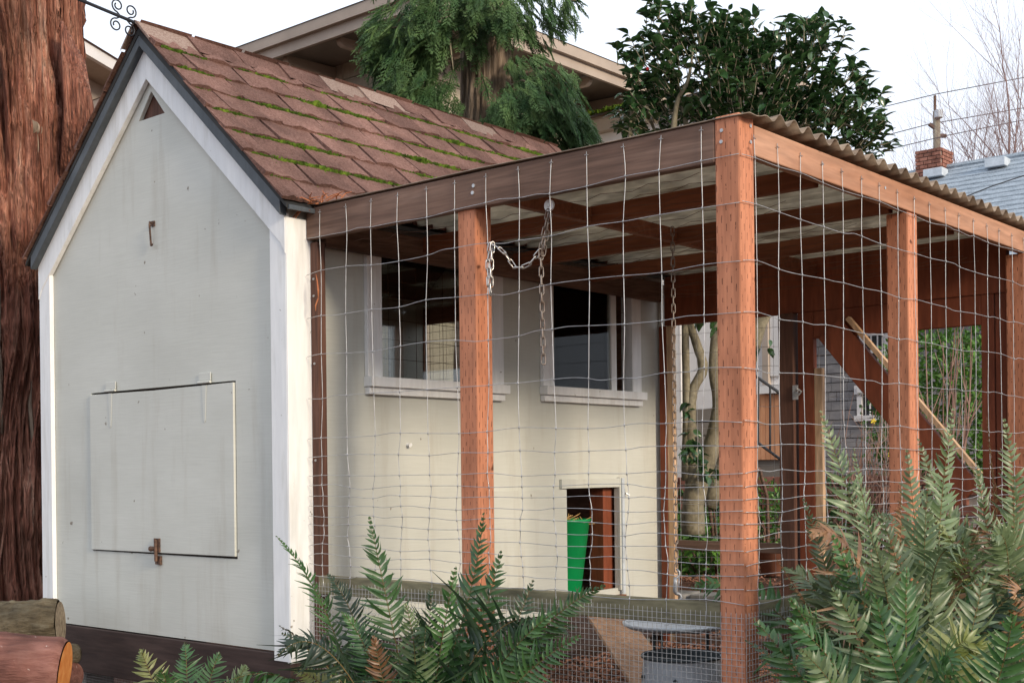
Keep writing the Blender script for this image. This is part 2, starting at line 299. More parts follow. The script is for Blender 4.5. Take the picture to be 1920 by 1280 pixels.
_n.links.new(_f.outputs[0], _x.inputs[0]); _n.links.new(_t.outputs[0], _x.inputs[1]); _n.links.new(_g.outputs[0], _x.inputs[2]); _n.links.new(_x.outputs[0], _n.nodes['Material Output'].inputs['Surface'])

# ---------------------------------------------------------------- ground
def sst(a, b, x):
    t = max(0, min(1, (x - a) / (b - a))); return t * t * (3 - 2 * t)
def gz(x, y):
    d = max(abs(x), abs(y))
    n = noise.noise(Vector((x * 1.3, y * 1.3, 0))) * .025 + noise.noise(Vector((x * 6, y * 6, 3))) * .012
    z = n
    inpen = sst(-.05, .05, x) * (1 - sst(1.98, 2.08, x)) * sst(-.05, .05, y) * (1 - sst(3, 3.2, y))
    z += inpen * .16
    z += .43 * sst(3.05, 3.3, y) * (1 - sst(8, 20, d) * .3)
    return z
def axis(a, b, s):
    r = []; x = a
    while x < b: r.append(x); x += s
    return r
cs = [-900, -300, -120, -60, -35, -22, -15, -11, -8, -6.5] + axis(-5.5, 5.5, .09) + [5.6, 6.5, 8, 11, 15, 22, 35, 60, 120, 300, 900]
g = MB(); nx = len(cs)
for y in cs:
    for x in cs: g.v.append((x, y, gz(x, y)))
for j in range(nx - 1):
    for i in range(nx - 1): g.quad(j * nx + i, j * nx + i + 1, (j + 1) * nx + i + 1, (j + 1) * nx + i)
g.build('ground', mulch, smooth=True, kind='structure')

def chips(name, n, rect, s, mat, label, cat, zoff=.01):
    m = MB()
    for _ in range(n):
        x = R(rect[0], rect[1]); y = R(rect[2], rect[3]); z = gz(x, y) + zoff + R(0, .012)
        L = s * R(.5, 1.6); W = s * R(.2, .5)
        q = Matrix.Translation((x, y, z)) @ Matrix.Rotation(R(0, 6.28), 4, 'Z') @ Matrix.Rotation(R(-.7, .7), 4, 'X') @ Matrix.Rotation(R(-.5, .5), 4, 'Y')
        m.box(-L / 2, L / 2, -W / 2, W / 2, -.002, .002, q)
    return m.build(name, mat, label=label, cat=cat, kind='stuff')
chips('wood_chips', 5200, (.05, 2.0, .02, 3.0), .028, chip_m, 'reddish wood chips scattered over the floor of the run', 'wood chips')
chips('bark_litter', 3600, (-2.2, 2.4, 3.3, 6.5), .03, chip_m, 'reddish bark litter on the raised bed behind the run', 'bark litter')
chips('leaf_litter', 2600, (-3.6, 2.2, -1.9, -.05), .035, dead, 'orange brown cedar litter on the ground before the coop', 'leaf litter')

# ================================================================ COOP
W_ = 1.92; YF = -.125; YB = 2.60; CB = .41; EZ = 2.25; SL = .917; PZ = 3.195   # roof surface height at ridge; slope
def rz(x): return PZ - SL * abs(x + W_ / 2)
coop = thing('chicken_coop', (-.96, 1.2, .05), 'small cream painted chicken coop with white trim and mossy brown shingle roof', 'chicken coop')
# gable wall with hatch hole and vent hole: built as strips
HX0, HX1, HZ0, HZ1 = -1.50, -.355, .782, 1.548
m = MB(); T = .018
xm = -W_ / 2; wz = lambda x: rz(x) - .03
def gpoly(poly): m.prism([(x, YF, z) for x, z in poly], (0, T, 0))
gpoly([(-W_, CB), (HX0, CB), (HX0, wz(HX0)), (-W_, wz(-W_))])
gpoly([(HX1, CB), (0, CB), (0, wz(0)), (HX1, wz(HX1))])
gpoly([(HX0, CB), (HX1, CB), (HX1, HZ0), (HX0, HZ0)])
VX0, VX1, VZ0, VZ1 = xm - .105, xm + .105, 2.79, 2.91
gpoly([(HX0, HZ1), (HX1, HZ1), (HX1, VZ0), (HX0, VZ0)] if wz(HX1) > VZ0 else [(HX0, HZ1), (HX1, HZ1), (HX1, wz(HX1)), (xm + (wz(xm) - VZ0) / SL, VZ0), (xm - (wz(xm) - VZ0) / SL, VZ0), (HX0, wz(HX0))])
xl, xr = xm - (wz(xm) - VZ0) / SL, xm + (wz(xm) - VZ0) / SL
gpoly([(xl, VZ0), (VX0, VZ0), (xm, VZ1), (xm, wz(xm))])
gpoly([(VX1, VZ0), (xr, VZ0), (xm, wz(xm)), (xm, VZ1)])
gw = m.build('gable_wall', paint_g, coop)
m = MB(); m.prism([(VX0 - .03, YF + .022, VZ0 - .03), (VX1 + .03, YF + .022, VZ0 - .03), (xm, YF + .022, VZ1 + .04)], (0, .01, 0)); m.build('vent_screen', brown_post, coop)
# hatch door
m = MB(); g_ = .006
m.prism([(HX0 + g_ * .6, YF - .010, HZ0 + .006), (HX1 - g_, YF - .010, HZ0 + .011), (HX1 - g_, YF - .010, HZ1 - .008), (xm, YF - .010, HZ1 - .014), (HX0 + g_ * .6, YF - .010, HZ1 - .009)], (0, T, 0))
hatch = m.build('hatch_door', paint_g, coop, bev=.002)
m = MB(); m.box(HX0 - .02, HX1 + .02, YF + T + .001, YF + T + .012, HZ0 - .02, HZ1 + .02); m.build('hatch_gap_shade', dark_gap, coop)  # near-black sheet added to stand for the shade in the hatch gaps
for hx in (-1.315, -.565):
    m = MB(); m.box(hx - .042, hx + .042, YF - .008, YF - .0045, HZ1 + .010, HZ1 + .045)
    m.tube([(hx - .046, YF - .011, HZ1 + .003), (hx + .046, YF - .011, HZ1 + .003)], .006, 8)
    m.prism([(hx - .016, YF - .0125, HZ1 - .01), (hx + .016, YF - .0125, HZ1 - .01), (hx + .007, YF - .0125, HZ1 - .165), (hx, YF - .0125, HZ1 - .175), (hx - .007, YF - .0125, HZ1 - .165)], (0, .002, 0))
    m.build('hinge', paint_g, hatch, bev=.001)
m = MB(); lx = -.935
m.box(lx - .022, lx + .022, YF - .016, YF - .0045, HZ0 + .012, HZ0 + .075); m.box(lx - .02, lx + .02, YF - .012, YF - .0005, HZ0 - .045, HZ0 - .006)
m.tube([(lx, YF - .02, HZ0 + .07), (lx, YF - .02, HZ0 - .03)], .008, 8); m.tube([(lx - .005, YF - .02, HZ0 + .03), (lx - .04, YF - .022, HZ0 + .026)], [.008, .013], 8)
m.build('barrel_bolt', rusty, hatch)
m = MB(); hkx, hkz = -.955, 2.30
m.box(hkx - .014, hkx + .014, YF - .006, YF, hkz - .012, hkz + .012)
m.tube([(hkx, YF - .006, hkz), (hkx, YF - .02, hkz + .006), (hkx + .002, YF - .022, hkz - .01), (hkx - .004, YF - .012, hkz - .085), (hkx + .002, YF - .016, hkz - .102), (hkx + .018, YF - .022, hkz - .104), (hkx + .024, YF - .022, hkz - .097)], .0045, 6)
m.build('hook', rusty, coop)
# trim boards on the gable
t0 = .024
def trim(name, poly, y, th, mat, par=coop, bev=.002):
    mm = MB(); mm.prism([(x, y, z) for x, z in poly], (0, th, 0)); return mm.build(name, mat, par, bev=bev)
CBW = .085
trim('corner_board', [(-CBW, CB - .035), (.016, CB - .035), (.016, rz(0) - .235), (-CBW, rz(-CBW) - .235)], YF - t0, t0 - .001, paint_w)
trim('corner_board', [(-W_ - .016, CB + .0), (-W_ + CBW, CB + .0), (-W_ + CBW, rz(-W_ + CBW) - .235), (-W_ - .016, rz(-W_) - .235)], YF - t0, t0 - .001, paint_w)
for s in (1, -1):
    f = lambda k: xm + s * k
    hw = W_ / 2 + .018
    trim('rake_board', [(f(0), PZ - .088), (f(hw), PZ - .088 - SL * hw), (f(hw), PZ - .235 - SL * hw - .02), (f(hw - .03), PZ - .235 - SL * (hw - .03)), (f(0), PZ - .235)], YF - t0 - .004, t0, paint_w)
    trim('rake_fascia', [(f(0), PZ - .006), (f(hw + .012), PZ - .006 - SL * (hw + .012)), (f(hw + .012), PZ - .092 - SL * (hw + .012)), (f(0), PZ - .092)], YF - .062, .036, paint_dark)
# side walls (run side X=0) with openings
WIN = [(.37, 1.12, 1.565, 2.12), (1.575, 2.29, 1.575, 2.12)]
POP = (1.675, 2.15, .50, 1.05)
def wall_x(x0, x1, y0, y1, z0, z1, holes, name, mat, par):
    mm = MB(); ys = sorted({y0, y1, *[h[0] for h in holes], *[h[1] for h in holes]})
    for a, b in zip(ys, ys[1:]):
        hs = sorted([h for h in holes if h[0] <= a and h[1] >= b], key=lambda h: h[2]); z = z0
        for h in hs:
            if h[2] > z: mm.box(x0, x1, a, b, z, h[2])
            z = h[3]
        if z1 > z: mm.box(x0, x1, a, b, z, z1)
    return mm.build(name, mat, par)
YW = YF + T + .001
wall_x(-.018, 0, YW, YB, CB, rz(0) - .03, WIN + [POP], 'side_wall', paint_g, coop)
OWIN = [(.5, 1.2, 1.5, 2.1), (1.6, 2.3, 1.5, 2.1)]
wall_x(-W_, -W_ + .018, YW, YB, CB, rz(0) - .03, OWIN, 'far_side_wall', paint_g, coop)
BW = [(-1.895, -1.40, 1.6, 2.13), (-.68, -.38, 1.55, 2.02)]
def wall_y(y0, y1, x0, x1, z0, z1, holes, mm):
    xs = sorted({x0, x1, *[h[0] for h in holes], *[h[1] for h in holes]})
    for a, b in zip(xs, xs[1:]):
        z = z0
        for h in holes:
            if h[0] <= a and h[1] >= b:
                mm.box(a, b, y0, y1, z, h[2]); z = h[3]
        mm.box(a, b, y0, y1, z, z1)
m = MB(); wall_y(YB, YB + .018, -W_, 0, CB, 2.28, BW, m); m.prism([(-W_, YB, 2.28), (0, YB, 2.28), (0, YB, max(2.281, wz(0))), (xm, YB, wz(xm)), (-W_, YB, max(2.281, wz(0)))], (0, .018, 0)); m.build('back_wall', paint_g, coop)
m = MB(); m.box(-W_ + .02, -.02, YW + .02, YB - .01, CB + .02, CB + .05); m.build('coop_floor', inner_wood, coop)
# inner lining so the inside is brown
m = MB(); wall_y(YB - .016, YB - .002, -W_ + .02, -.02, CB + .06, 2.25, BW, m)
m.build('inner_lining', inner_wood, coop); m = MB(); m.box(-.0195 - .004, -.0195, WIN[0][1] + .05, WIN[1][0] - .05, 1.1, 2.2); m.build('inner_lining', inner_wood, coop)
m = MB(); m.box(-.13, -.04, 2.075, 2.165, CB + .051, 1.3); m.build('inner_post', shaded_wood, coop)
# side corner trim and dark base
m = MB(); m.box(.001, .022, YF - t0 + .001, -.012, CB - .04, rz(0) - .12); m.build('corner_board', paint_w, coop, bev=.002)
m = MB(); m.box(.001, .02, YB - .03, YB + .02, CB - .01, 2.2); m.build('corner_board', paint_g, coop, bev=.002)
m = MB(); m.box(-W_ - .01, .012, YF - .018, YF + .012, .185, CB - .006); m.build('skirt_board', skirt_wood, coop, bev=.003)
m = MB(); m.box(-.03, .008, YF + .014, YB, .2, CB - .006); m.build('skirt_board', skirt_wood, coop, bev=.003)
m = MB(); m.box(-W_, -W_ + .03, YF + .014, YB, .2, CB - .006); m.build('skirt_board', skirt_wood, coop, bev=.003)
for cx, cy in ((-.1, .05), (-1.82, .05), (-.1, 2.4), (-1.82, 2.4)):
    m = MB(); m.box(cx - .08, cx + .08, cy - .08, cy + .08, -.05, .199); m.build('foundation_block', stone_m, coop)
def grid_y(y, x0, x1, z0, z1, p, r, name, par):
    mm = MB(); k = int((x1 - x0) / p)
    for i in range(k + 1):
        x = x0 + i * p; mm.tube([(x, y, z0), (x + R(-.001, .001), y, (z0 + z1) / 2), (x, y, z1)], r, 3, False)
    k = int((z1 - z0) / p)
    for i in range(k + 1):
        z = z0 + i * p; mm.tube([(x0 + (x1 - x0) * j / 8, y - r * 1.5 + R(-.002, .002), z + R(-.0015, .0015)) for j in range(9)], r, 3, False)
    return mm.build(name, galv_fine, par)
def grid_x(x, y0, y1, z0, z1, p, r, name, par, mat=None):
    mm = MB(); k = int((y1 - y0) / p)
    for i in range(k + 1):
        y = y0 + i * p; mm.tube([(x, y, z0), (x, y, z1)], r, 3, False)
    k = int((z1 - z0) / p)
    for i in range(k + 1):
        z = z0 + i * p; mm.tube([(x + r * 1.5 + R(-.002, .002), y0 + (y1 - y0) * j / 8, z + R(-.0015, .0015)) for j in range(9)], r, 3, False)
    return mm.build(name, mat or galv_fine, par)
grid_y(YF + .005, -W_, 0, .0, .2, .0127, .0007, 'hardware_cloth', coop)
# windows
for i, (y0, y1, z0, z1) in enumerate(WIN):
    cw = .075
    m = MB(); m.box(.001, .024, y0 - cw, y0, z0, z1 + .06); m.box(-.03, .024, y0 + .0005, y0 + .012, z0, z1)
    fr = m.build('window_frame', paint_w, coop, bev=.002)
    m = MB(); m.box(.001, .024, y1, y1 + cw, z0, z1 + .06); m.box(-.05, .024, y1 - .012, y1 - .0005, z0, z1); m.build('casing', paint_w, fr, bev=.002)
    m = MB(); m.box(.001, .026, y0 + .0005, y1 - .0005, z1, z1 + .06); m.build('head_casing', paint_w, fr, bev=.002)
    m = MB(); m.box(.001, .055, y0 - cw - .006, y1 + cw + .012, z0 - .045, z0 - .001); m.build('sill', paint_w, fr, bev=.003)
    m = MB(); m.box(.001, .032, y0 - cw, y1 + cw, z0 - .078, z0 - .046); m.build('apron', paint_w, fr, bev=.003)
    m = MB(); m.box(-.014, -.010, y0 + .0125, y1 - .0125 - (0 if i == 0 else .16), z0, z1); m.build('pane', glass, fr)
    if i == 1:
        m = MB(); m.box(-.02, -.002, y1 - .17, y1 - .125, z0, z1); m.build('sash_stile', paint_w, fr)
    grid_x(-.03, y0 + .013, y1 - .013, z0, z1, .088, .0014, 'screen', fr, rusty)
for (y0, y1, z0, z1) in OWIN:
    m = MB()
    for a in ((y0 - .07, y0, z0 - .05, z1 + .06), (y1, y1 + .07, z0 - .05, z1 + .06), (y0 + .0005, y1 - .0005, z1, z1 + .06), (y0 + .0005, y1 - .0005, z0 - .05, z0)): m.box(-W_ - .022, -W_ - .001, *a)
    fr = m.build('window_frame', paint_w, coop)
    grid_x(-W_ + .006, y0, y1, z0, z1, .05, .0012, 'screen', fr, galv)
for (a, b, z0, z1) in BW:
    m = MB()
    for i in range(1, 8): m.tube([(a + (b - a) * i / 8, YB + .008, z0), (a + (b - a) * i / 8, YB + .008, z1)], .0012, 4)
    for i in range(1, 10): m.tube([(a, YB + .009, z0 + (z1 - z0) * i / 10), (b, YB + .009, z0 + (z1 - z0) * i / 10)], .0012, 4)
    m.build('back_window_wire', rusty, coop, kind='stuff')
# pop door
y0, y1, z0, z1 = POP
m = MB(); m.box(.001, .020, y1, y1 + .035, z0 - .01, z1 + .055); m.box(.001, .020, y0 - .03, y1 - .0005, z1 + .001, z1 + .05)
m.build('pop_door_frame', paint_g, coop, bev=.002)
m = MB(); m.box(.0205, .028, y1 + .012, y1 + .034, z0 - .03, z1 + .05); m.build('door_track', tin, coop)
m = MB(); m.box(.003, .017, y0 - .56, y0 + .012, z0 - .035, z1 - .002); sd = m.build('sliding_door', paint_g, coop, bev=.002)
m = MB(); m.box(.001, .012, y0 - .585, y0 - .563, z0 - .03, z1); m.build('door_track', tin, coop)
m = MB(); m.tube([(.0, y1 + .06, z1 - .035), (.02, y1 + .06, z1 - .035), (.03, y1 + .075, z1 - .045)], .006, 6); m.box(.0005, .006, y1 + .05, y1 + .07, z1 - .06, z1 - .01); m.build('door_latch', galv, coop)
m = MB(); m.box(-.02, .03, y0 - .05, y1 + .04, z0 - .075, z0 - .036); m.build('door_threshold', raft_wood, coop, bev=.002)
m = MB(); m.tube([(0, .55, 1.27), (.015, .55, 1.27), (.022, .55, 1.268)], [.008, .006, .011], 8); m.build('door_knob', paint_w, coop)
# roof deck + shingles
m = MB(); YR0, YR1 = YF - .085, 2.86; EO = .075
for s in (1, -1):
    x1 = xm + s * (W_ / 2 + EO); th = .03
    poly = [(xm, YR0 + .02, PZ - .012), (x1, YR0 + .02, PZ - .012 - SL * (W_ / 2 + EO)), (x1, YR0 + .02, PZ - .012 - SL * (W_ / 2 + EO) - .016), (xm, YR0 + .02, PZ - .012 - th)]
    m.prism(poly, (0, YR1 - YR0 - .03, 0))
roof = m.build('roof', roof_edge, coop)
ang = math.atan(SL); cl = (W_ / 2 + EO) / math.cos(ang); NC = 8; EXP = cl / (NC + .12)
def shingle_mesh(w_, l_, th):
    mm = MB(); n = 6; jit = [R(-.004, .004) for _ in range(n + 1)]; top = []; bot = []
    for i in range(n + 1):
        x = -w_ / 2 + w_ * i / n
        top.append((x, l_ + (0), .0)); bot.append((x, jit[i] * 1.8, th * R(.6, 1.7)))
    vs = top + bot + [(x, y, -.002) for x, y, z in bot]
    k = n + 1; fs = []
    for i in range(n): fs.append((i + 1, i, k + i, k + i + 1)); fs.append((k + i + 1, k + i, 2 * k + i, 2 * k + i + 1))
    fs += [(0, 2 * k, k), (n, k + n, 2 * k + n)]
    mm.add(vs, fs); return mm.mesh('shingle', shingle)
SWD = .292
SM = [shingle_mesh(SWD - .016, EXP * 1.25, .014) for _ in range(6)]
moss = MB()
def tuft(p, r, nrm):
    n = 5; b = len(moss.v); a0 = R(0, 6)
    t = nrm.orthogonal().normalized(); c = nrm.cross(t)
    for j in range(n):
        a = a0 + 6.283 * j / n; moss.v.append(tuple(p + (t * math.cos(a) + c * math.sin(a)) * r * R(.7, 1.3)))
    moss.v.append(tuple(p + nrm * r * R(.7, 1.5) + Vector((R(-1, 1), R(-1, 1), R(-1, 1))) * r * .4))
    for j in range(n): moss.f.append((b + j, b + (j + 1) % n, b + n)); moss.m.append(0)
for s in (1, -1):
    sd_ = Vector((s * math.cos(ang), 0, -math.sin(ang)))       # down slope
    nr = Vector((s * math.sin(ang), 0, math.cos(ang)))
    for c in range(NC):
        dl = EXP * (c + 1) + (cl - EXP * NC) * .6
        off = (c % 2) * SWD * .5 + R(-.02, .02)
        y = YR0 - off
        while y < YR1 - .03:
            ya, yb = max(y, YR0), min(y + SWD, YR1); wd = yb - ya
            if wd > .06:
                o = Vector((xm, (ya + yb) / 2, PZ)) + sd_ * (dl + R(-.006, .006)) + nr * (.002)
                X = Vector((0, 1, 0)); Yv = -sd_; Z = nr
                if s < 0: X = -X
                tw = R(-.012, .012)
                M = Matrix(((X.x, Yv.x, Z.x, o.x), (X.y, Yv.y, Z.y, o.y), (X.z, Yv.z, Z.z, o.z), (0, 0, 0, 1))) @ Matrix.Rotation(tw, 4, 'Z') @ Matrix.Diagonal((wd / SWD, 1, 1, 1))
                link('shingle', random.choice(SM), roof, M)
            y += SWD
        if s > 0 and c < NC - 1:
            k = 0; yy = YR0 + .05
            while yy < YR1 - .05:
                dens = noise.noise(Vector((yy * 2.2, c * 3.7, 1))) * 1.5 + .27 + .16 * math.sin(c * 1.3 + 1) + (.18 if c in (2, 3, 4) else 0)
                fine_ = noise.noise(Vector((yy * 13, c * 5, 8)))
                if dens + fine_ * .5 > 0:
                    big = max(.25, min(1, dens + .25)) * (1.0 + (.7 if noise.noise(Vector((yy * 7, c, 3))) > .38 else 0))
                    for _ in range(4):
                        p = Vector((xm, yy + R(-.01, .01), PZ)) + sd_ * (dl + R(-.002, .012) * big) + nr * (.006 + R(-.003, .003))
                        tuft(p, R(.003, .0125) * big, (nr + sd_ * .5 + Vector((R(-.4, .4), R(-.4, .4), 0))).normalized())
                yy += .0062
            # moss in the joints between shingles
            for q in range(9):
                jy = YR0 + SWD * (q + (.5 if (c % 2) else 0)) ; L = R(.02, .6) * EXP
                if R(0, 1) < .6 and YR0 < jy < YR1:
                    for k in range(int(L / .007)): tuft(Vector((xm, jy + R(-.004, .004), PZ)) + sd_ * (dl + k * .007 + EXP * .0) + nr * .003, R(.003, .007), nr)
moss.build('moss', mossm, roof, kind='stuff')
# ridge caps
y = YR0; k = 0
RM = None
while y < YR1 - .05:
    mm = MB(); L = min(.30, YR1 - y); wv = .115; wv2 = wv * R(.9, 1.1)
    zt = PZ + .018 + (.004 if k % 2 else 0)
    pts = [(xm - wv, zt - SL * wv), (xm - .02, zt - .012), (xm, zt + .0), (xm + .02, zt - .012), (xm + wv2, zt - SL * wv2)]
    vs = [(a, y, b + .004) for a, b in pts] + [(a, y + L, b - .006) for a, b in pts] + [(a, y, b - .01) for a, b in pts]
    mm.add(vs, [(i, i + 1, 6 + i, 5 + i) for i in range(4)] + [(10 + i, 11 + i, i + 1, i) for i in range(4)])
    mm.build('ridge_cap', ridge_sh if R(0, 1) < .45 else shingle, roof); y += .27; k += 1
m = MB()  # eave drip edge under the shingles
m.box(xm + W_ / 2 + EO - .004, xm + W_ / 2 + EO + .006, YR0 + .03, YR1 - .02, PZ - SL * (W_ / 2 + EO) - .032, PZ - SL * (W_ / 2 + EO) - .014); m.build('drip_edge', paint_dark, roof)
# iron arm with scrolls at the ridge
m = MB(); A0 = Vector((xm, YF - .04, PZ + .005)); A1 = A0 + Vector((-.02, -1.0, .115)); m.tube([A0, A1], .008, 8)
arm = m.build('iron_arm', iron, coop)
ad = (A1 - A0).normalized(); au = Vector((0, .1, 1)).normalized()
def spiral(c0, sgn, fl):
    pts = [c0]
    for i in range(26):
        t = i / 25; a = -math.pi / 2 + t * 2 * math.pi * 1.35; r = .030 * (1 - .62 * t)
        cc = c0 + au * (.045 * sgn) + ad * (.022 * fl)
        pts.append(cc + (ad * (math.cos(a) * fl) + au * (math.sin(a) * sgn)) * r)
    return pts
for sgn in (1, -1):
    for fl in (1, -1):
        mm = MB(); mm.tube(spiral(A0 + ad * (.10 + .012 * fl), sgn, fl), .0036, 6); mm.build('scroll', iron, arm)

# ================================================================ RUN
L_ = 2.03; D_ = 2.55; BT = 2.235; BBm = 2.105
run = thing('chicken_run', (1.0, 1.25, .15), 'orange stained timber chicken run with wire mesh sides and corrugated roof', 'chicken run')
def bx(name, mat, x0, x1, y0, y1, z0, z1, bev=.003, par=run):
    mm = MB(); mm.box(x0, x1, y0, y1, z0, z1); return mm.build(name, mat, par, bev=bev)
H = .0445
c_post = bx('post', orange_post, L_ - H, L_ + H, -H, H, -.1, BT + .012, .006)
bx('post', orange_post, L_ - H, L_ + H, 1.25 - H, 1.25 + H, -.1, BBm - .001 + .02, .006)
bx('post', orange_post, L_ - H, L_ + H, D_ - H, D_ + H, -.1, BBm + .02, .006)
XM = .915
bx('post', orange_post, XM - H, XM + H, -H + .012, H + .012, -.1, BBm - .002 + .03, .006)
bx('post', brown_post, .024, .068, -.024, .02, .0, BBm - .002, .003)
# front beam, side beam, back header, ledger
mm = MB(); mm.prism([(.024, -H - .0, BBm + .008), (L_ - H - .001, -H, BBm), (L_ - H - .001, -H, BT), (.024, -H, BT + .006)], (0, .038, 0)); bm = mm.build('front_beam', brown_wood, run, bev=.004)
bx('front_beam_backing', raft_wood, .03, L_ - H - .002, -H + .039, -H + .075, BBm + .03, BT - .006)
bx('side_beam', beam_wood, L_ + .004, L_ + .046, H + .001, D_ + .3, BBm + .022, BT - .012, .004)
bx('side_beam_backing', raft_wood, L_ - .036, L_ + .003, H + .001, D_ - H - .001, BBm + .045, BT - .012, .003)
bx('back_header', shaded_wood, .07, L_ - H - .002, D_ - .024, D_ + .02, 1.955, BT - .005)
bx('ledger', brown_wood, .026, .062, .03, D_ - .03, 2.09, 2.2)
# rafters along X, purlin pieces along Y
for y in (.62, 1.24, 1.86): bx('rafter', raft_wood, .064, L_ - .038, y - .019, y + .019, 2.135, 2.205)
ys = [-H + .077, .60, .64, 1.22, 1.26, 1.84, 1.88, D_ - .022]
for a, b in zip(ys[::2], ys[1::2]):
    for x in (1.0,): bx('blocking', raft_wood, x - .019, x + .019, a + .001, b - .001, 2.14, 2.2)
# back frame posts, rails and door
bx('back_post', shaded_wood, .03, .075, D_ - .02, D_ + .02, .05, 1.954)
bx('back_post', pale_edge, .076, .116, D_ - .015, D_ + .02, .05, 1.954)
bx('back_post', brown_post, .80, .885, D_ - .045, D_ + .045, 0, 1.954)
bx('back_post', shaded_wood, L_ - .105, L_ - .05, D_ - .015, D_ + .024, 0, 1.954)
bx('back_rail', brown_wood, .117, .799, D_ - .0, D_ + .03, .69, .745)
door = MB(); DX0, DX1, DZ0, DZ1 = .90, L_ - .11, .25, 1.954; dy = D_ - .02
door.box(DX0, DX0 + .09, dy, dy + .038, DZ0, DZ1); do = door.build('run_door', shaded_wood, run, bev=.003)
for nme, a in (('door_stile', (DX1 - .06, DX1, dy, dy + .038, DZ0, DZ1)), ('door_rail', (DX0 + .091, DX1 - .061, dy, dy + .038, DZ1 - .14, DZ1)), ('door_rail', (DX0 + .091, DX1 - .061, dy, dy + .038, DZ0, DZ0 + .14)), ('door_stile', (DX0 + .091, DX0 + .135, dy + .002, dy + .034, DZ0 + .141, 1.66))):
    mm = MB(); mm.box(*a); mm.build(nme, shaded_wood if a[1] - a[0] > .05 else pale_edge, do, bev=.003)  # narrow stile paler: the light falling on it is put into its colour
mm = MB(); mm.bar((DX0 + .20, dy - .024, DZ1 - .1), (DX1 - .12, dy - .024, DZ1 - .95), .035, .155, Vector((0, 0, 1))); mm.build('door_brace', shaded_wood, do, bev=.003)
mm = MB(); mm.bar((DX0 + .30, dy - .030, DZ1 - .055), (DX1 - .06, dy - .030, DZ1 - .85), .03, .022, Vector((0, 0, 1))); mm.build('door_brace_edge', pale_edge, do)
mm = MB(); mm.box(.885, .915, dy - .033, dy - .0275, 1.50, 1.575); mm.tube([(.9, dy - .035, 1.54), (.92, dy - .045, 1.555), (.94, dy - .04, 1.54), (.925, dy - .04, 1.525), (.9, dy - .035, 1.53)], .006, 6); mm.build('gate_latch', galv, do)
# bottom rails
RT = .725
for nme, a in (('front_rail', (.07, L_ - H - .001, -.04, .0, .65, RT)), ('side_rail', (L_ + .0, L_ + .04, H + .001, 1.25 - H - .001, .65, RT)), ('side_rail', (L_ + .0, L_ + .04, 1.25 + H + .001, D_ - H - .001, .65, RT))):
    bx(nme, rail_wood, *a, bev=.004)
for nme, a in (('sill_plate', (.07, L_ - H - .001, -.04, .0, .0, .12)), ('sill_plate', (L_ + .0, L_ + .04, H + .001, D_ - H - .001, .0, .12)), ('sill_plate', (.12, .79, D_ - .02, D_ + .02, .05, .22))): bx(nme, brown_wood, *a)
# corrugated sheet roof
mm = MB(); pitch = .096; amp = .0155; Y0s, Y1s = -.052, D_ + .35; nY = int((Y1s - Y0s) / pitch * 10)
xs = [.02, .5, 1.0, 1.5, L_ - .05, L_ + .02, L_ + .085]
for i in range(nY + 1):
    y = Y0s + (Y1s - Y0s) * i / nY
    for x in xs:
        zc = BT + .026 - .006 * x + noise.noise(Vector((x * 1.5, y * 1.1, 4))) * .006
        zc += .006 * noise.noise(Vector((x * 9, y * 3, 1))) if x > 2.1 else 0
        mm.v.append((x, y, zc - .014 * (1 - sst(-.05, .2, y)) + amp * (.12 + .88 * sst(.0, .16, y)) * math.cos(2 * math.pi * (y - Y0s) / pitch)))
k = len(xs)
for i in range(nY):
    for j in range(k - 1): mm.mi = 1 if j >= k - 3 or i < 3 else 0; mm.quad(i * k + j, i * k + j + 1, (i + 1) * k + j + 1, (i + 1) * k + j)
cr_ = mm.build('corrugated_roof', [corr, corr_edge], run, smooth=True); md = cr_.modifiers.new('thick', 'SOLIDIFY'); md.thickness = .003; md.offset = 1
# sagging netting under the roof
mm = MB()
def net_z(x, y): return 2.108 - .035 * math.sin(max(0, min(1, x / L_)) * math.pi) * (.4 + .6 * abs(math.sin(y * 7.3))) + .01 * noise.noise(Vector((x * 4, y * 4, 0)))
for i in range(26):
    y = .06 + i * .095
    if y > D_ - .05: break
    mm.tube([(.08 + q * .1, y + .025 * (1 if (q + i) % 2 else -1), net_z(.08 + q * .1, y)) for q in range(19)], .0011, 3, False)
mm.build('roof_netting', brown_wood, run)
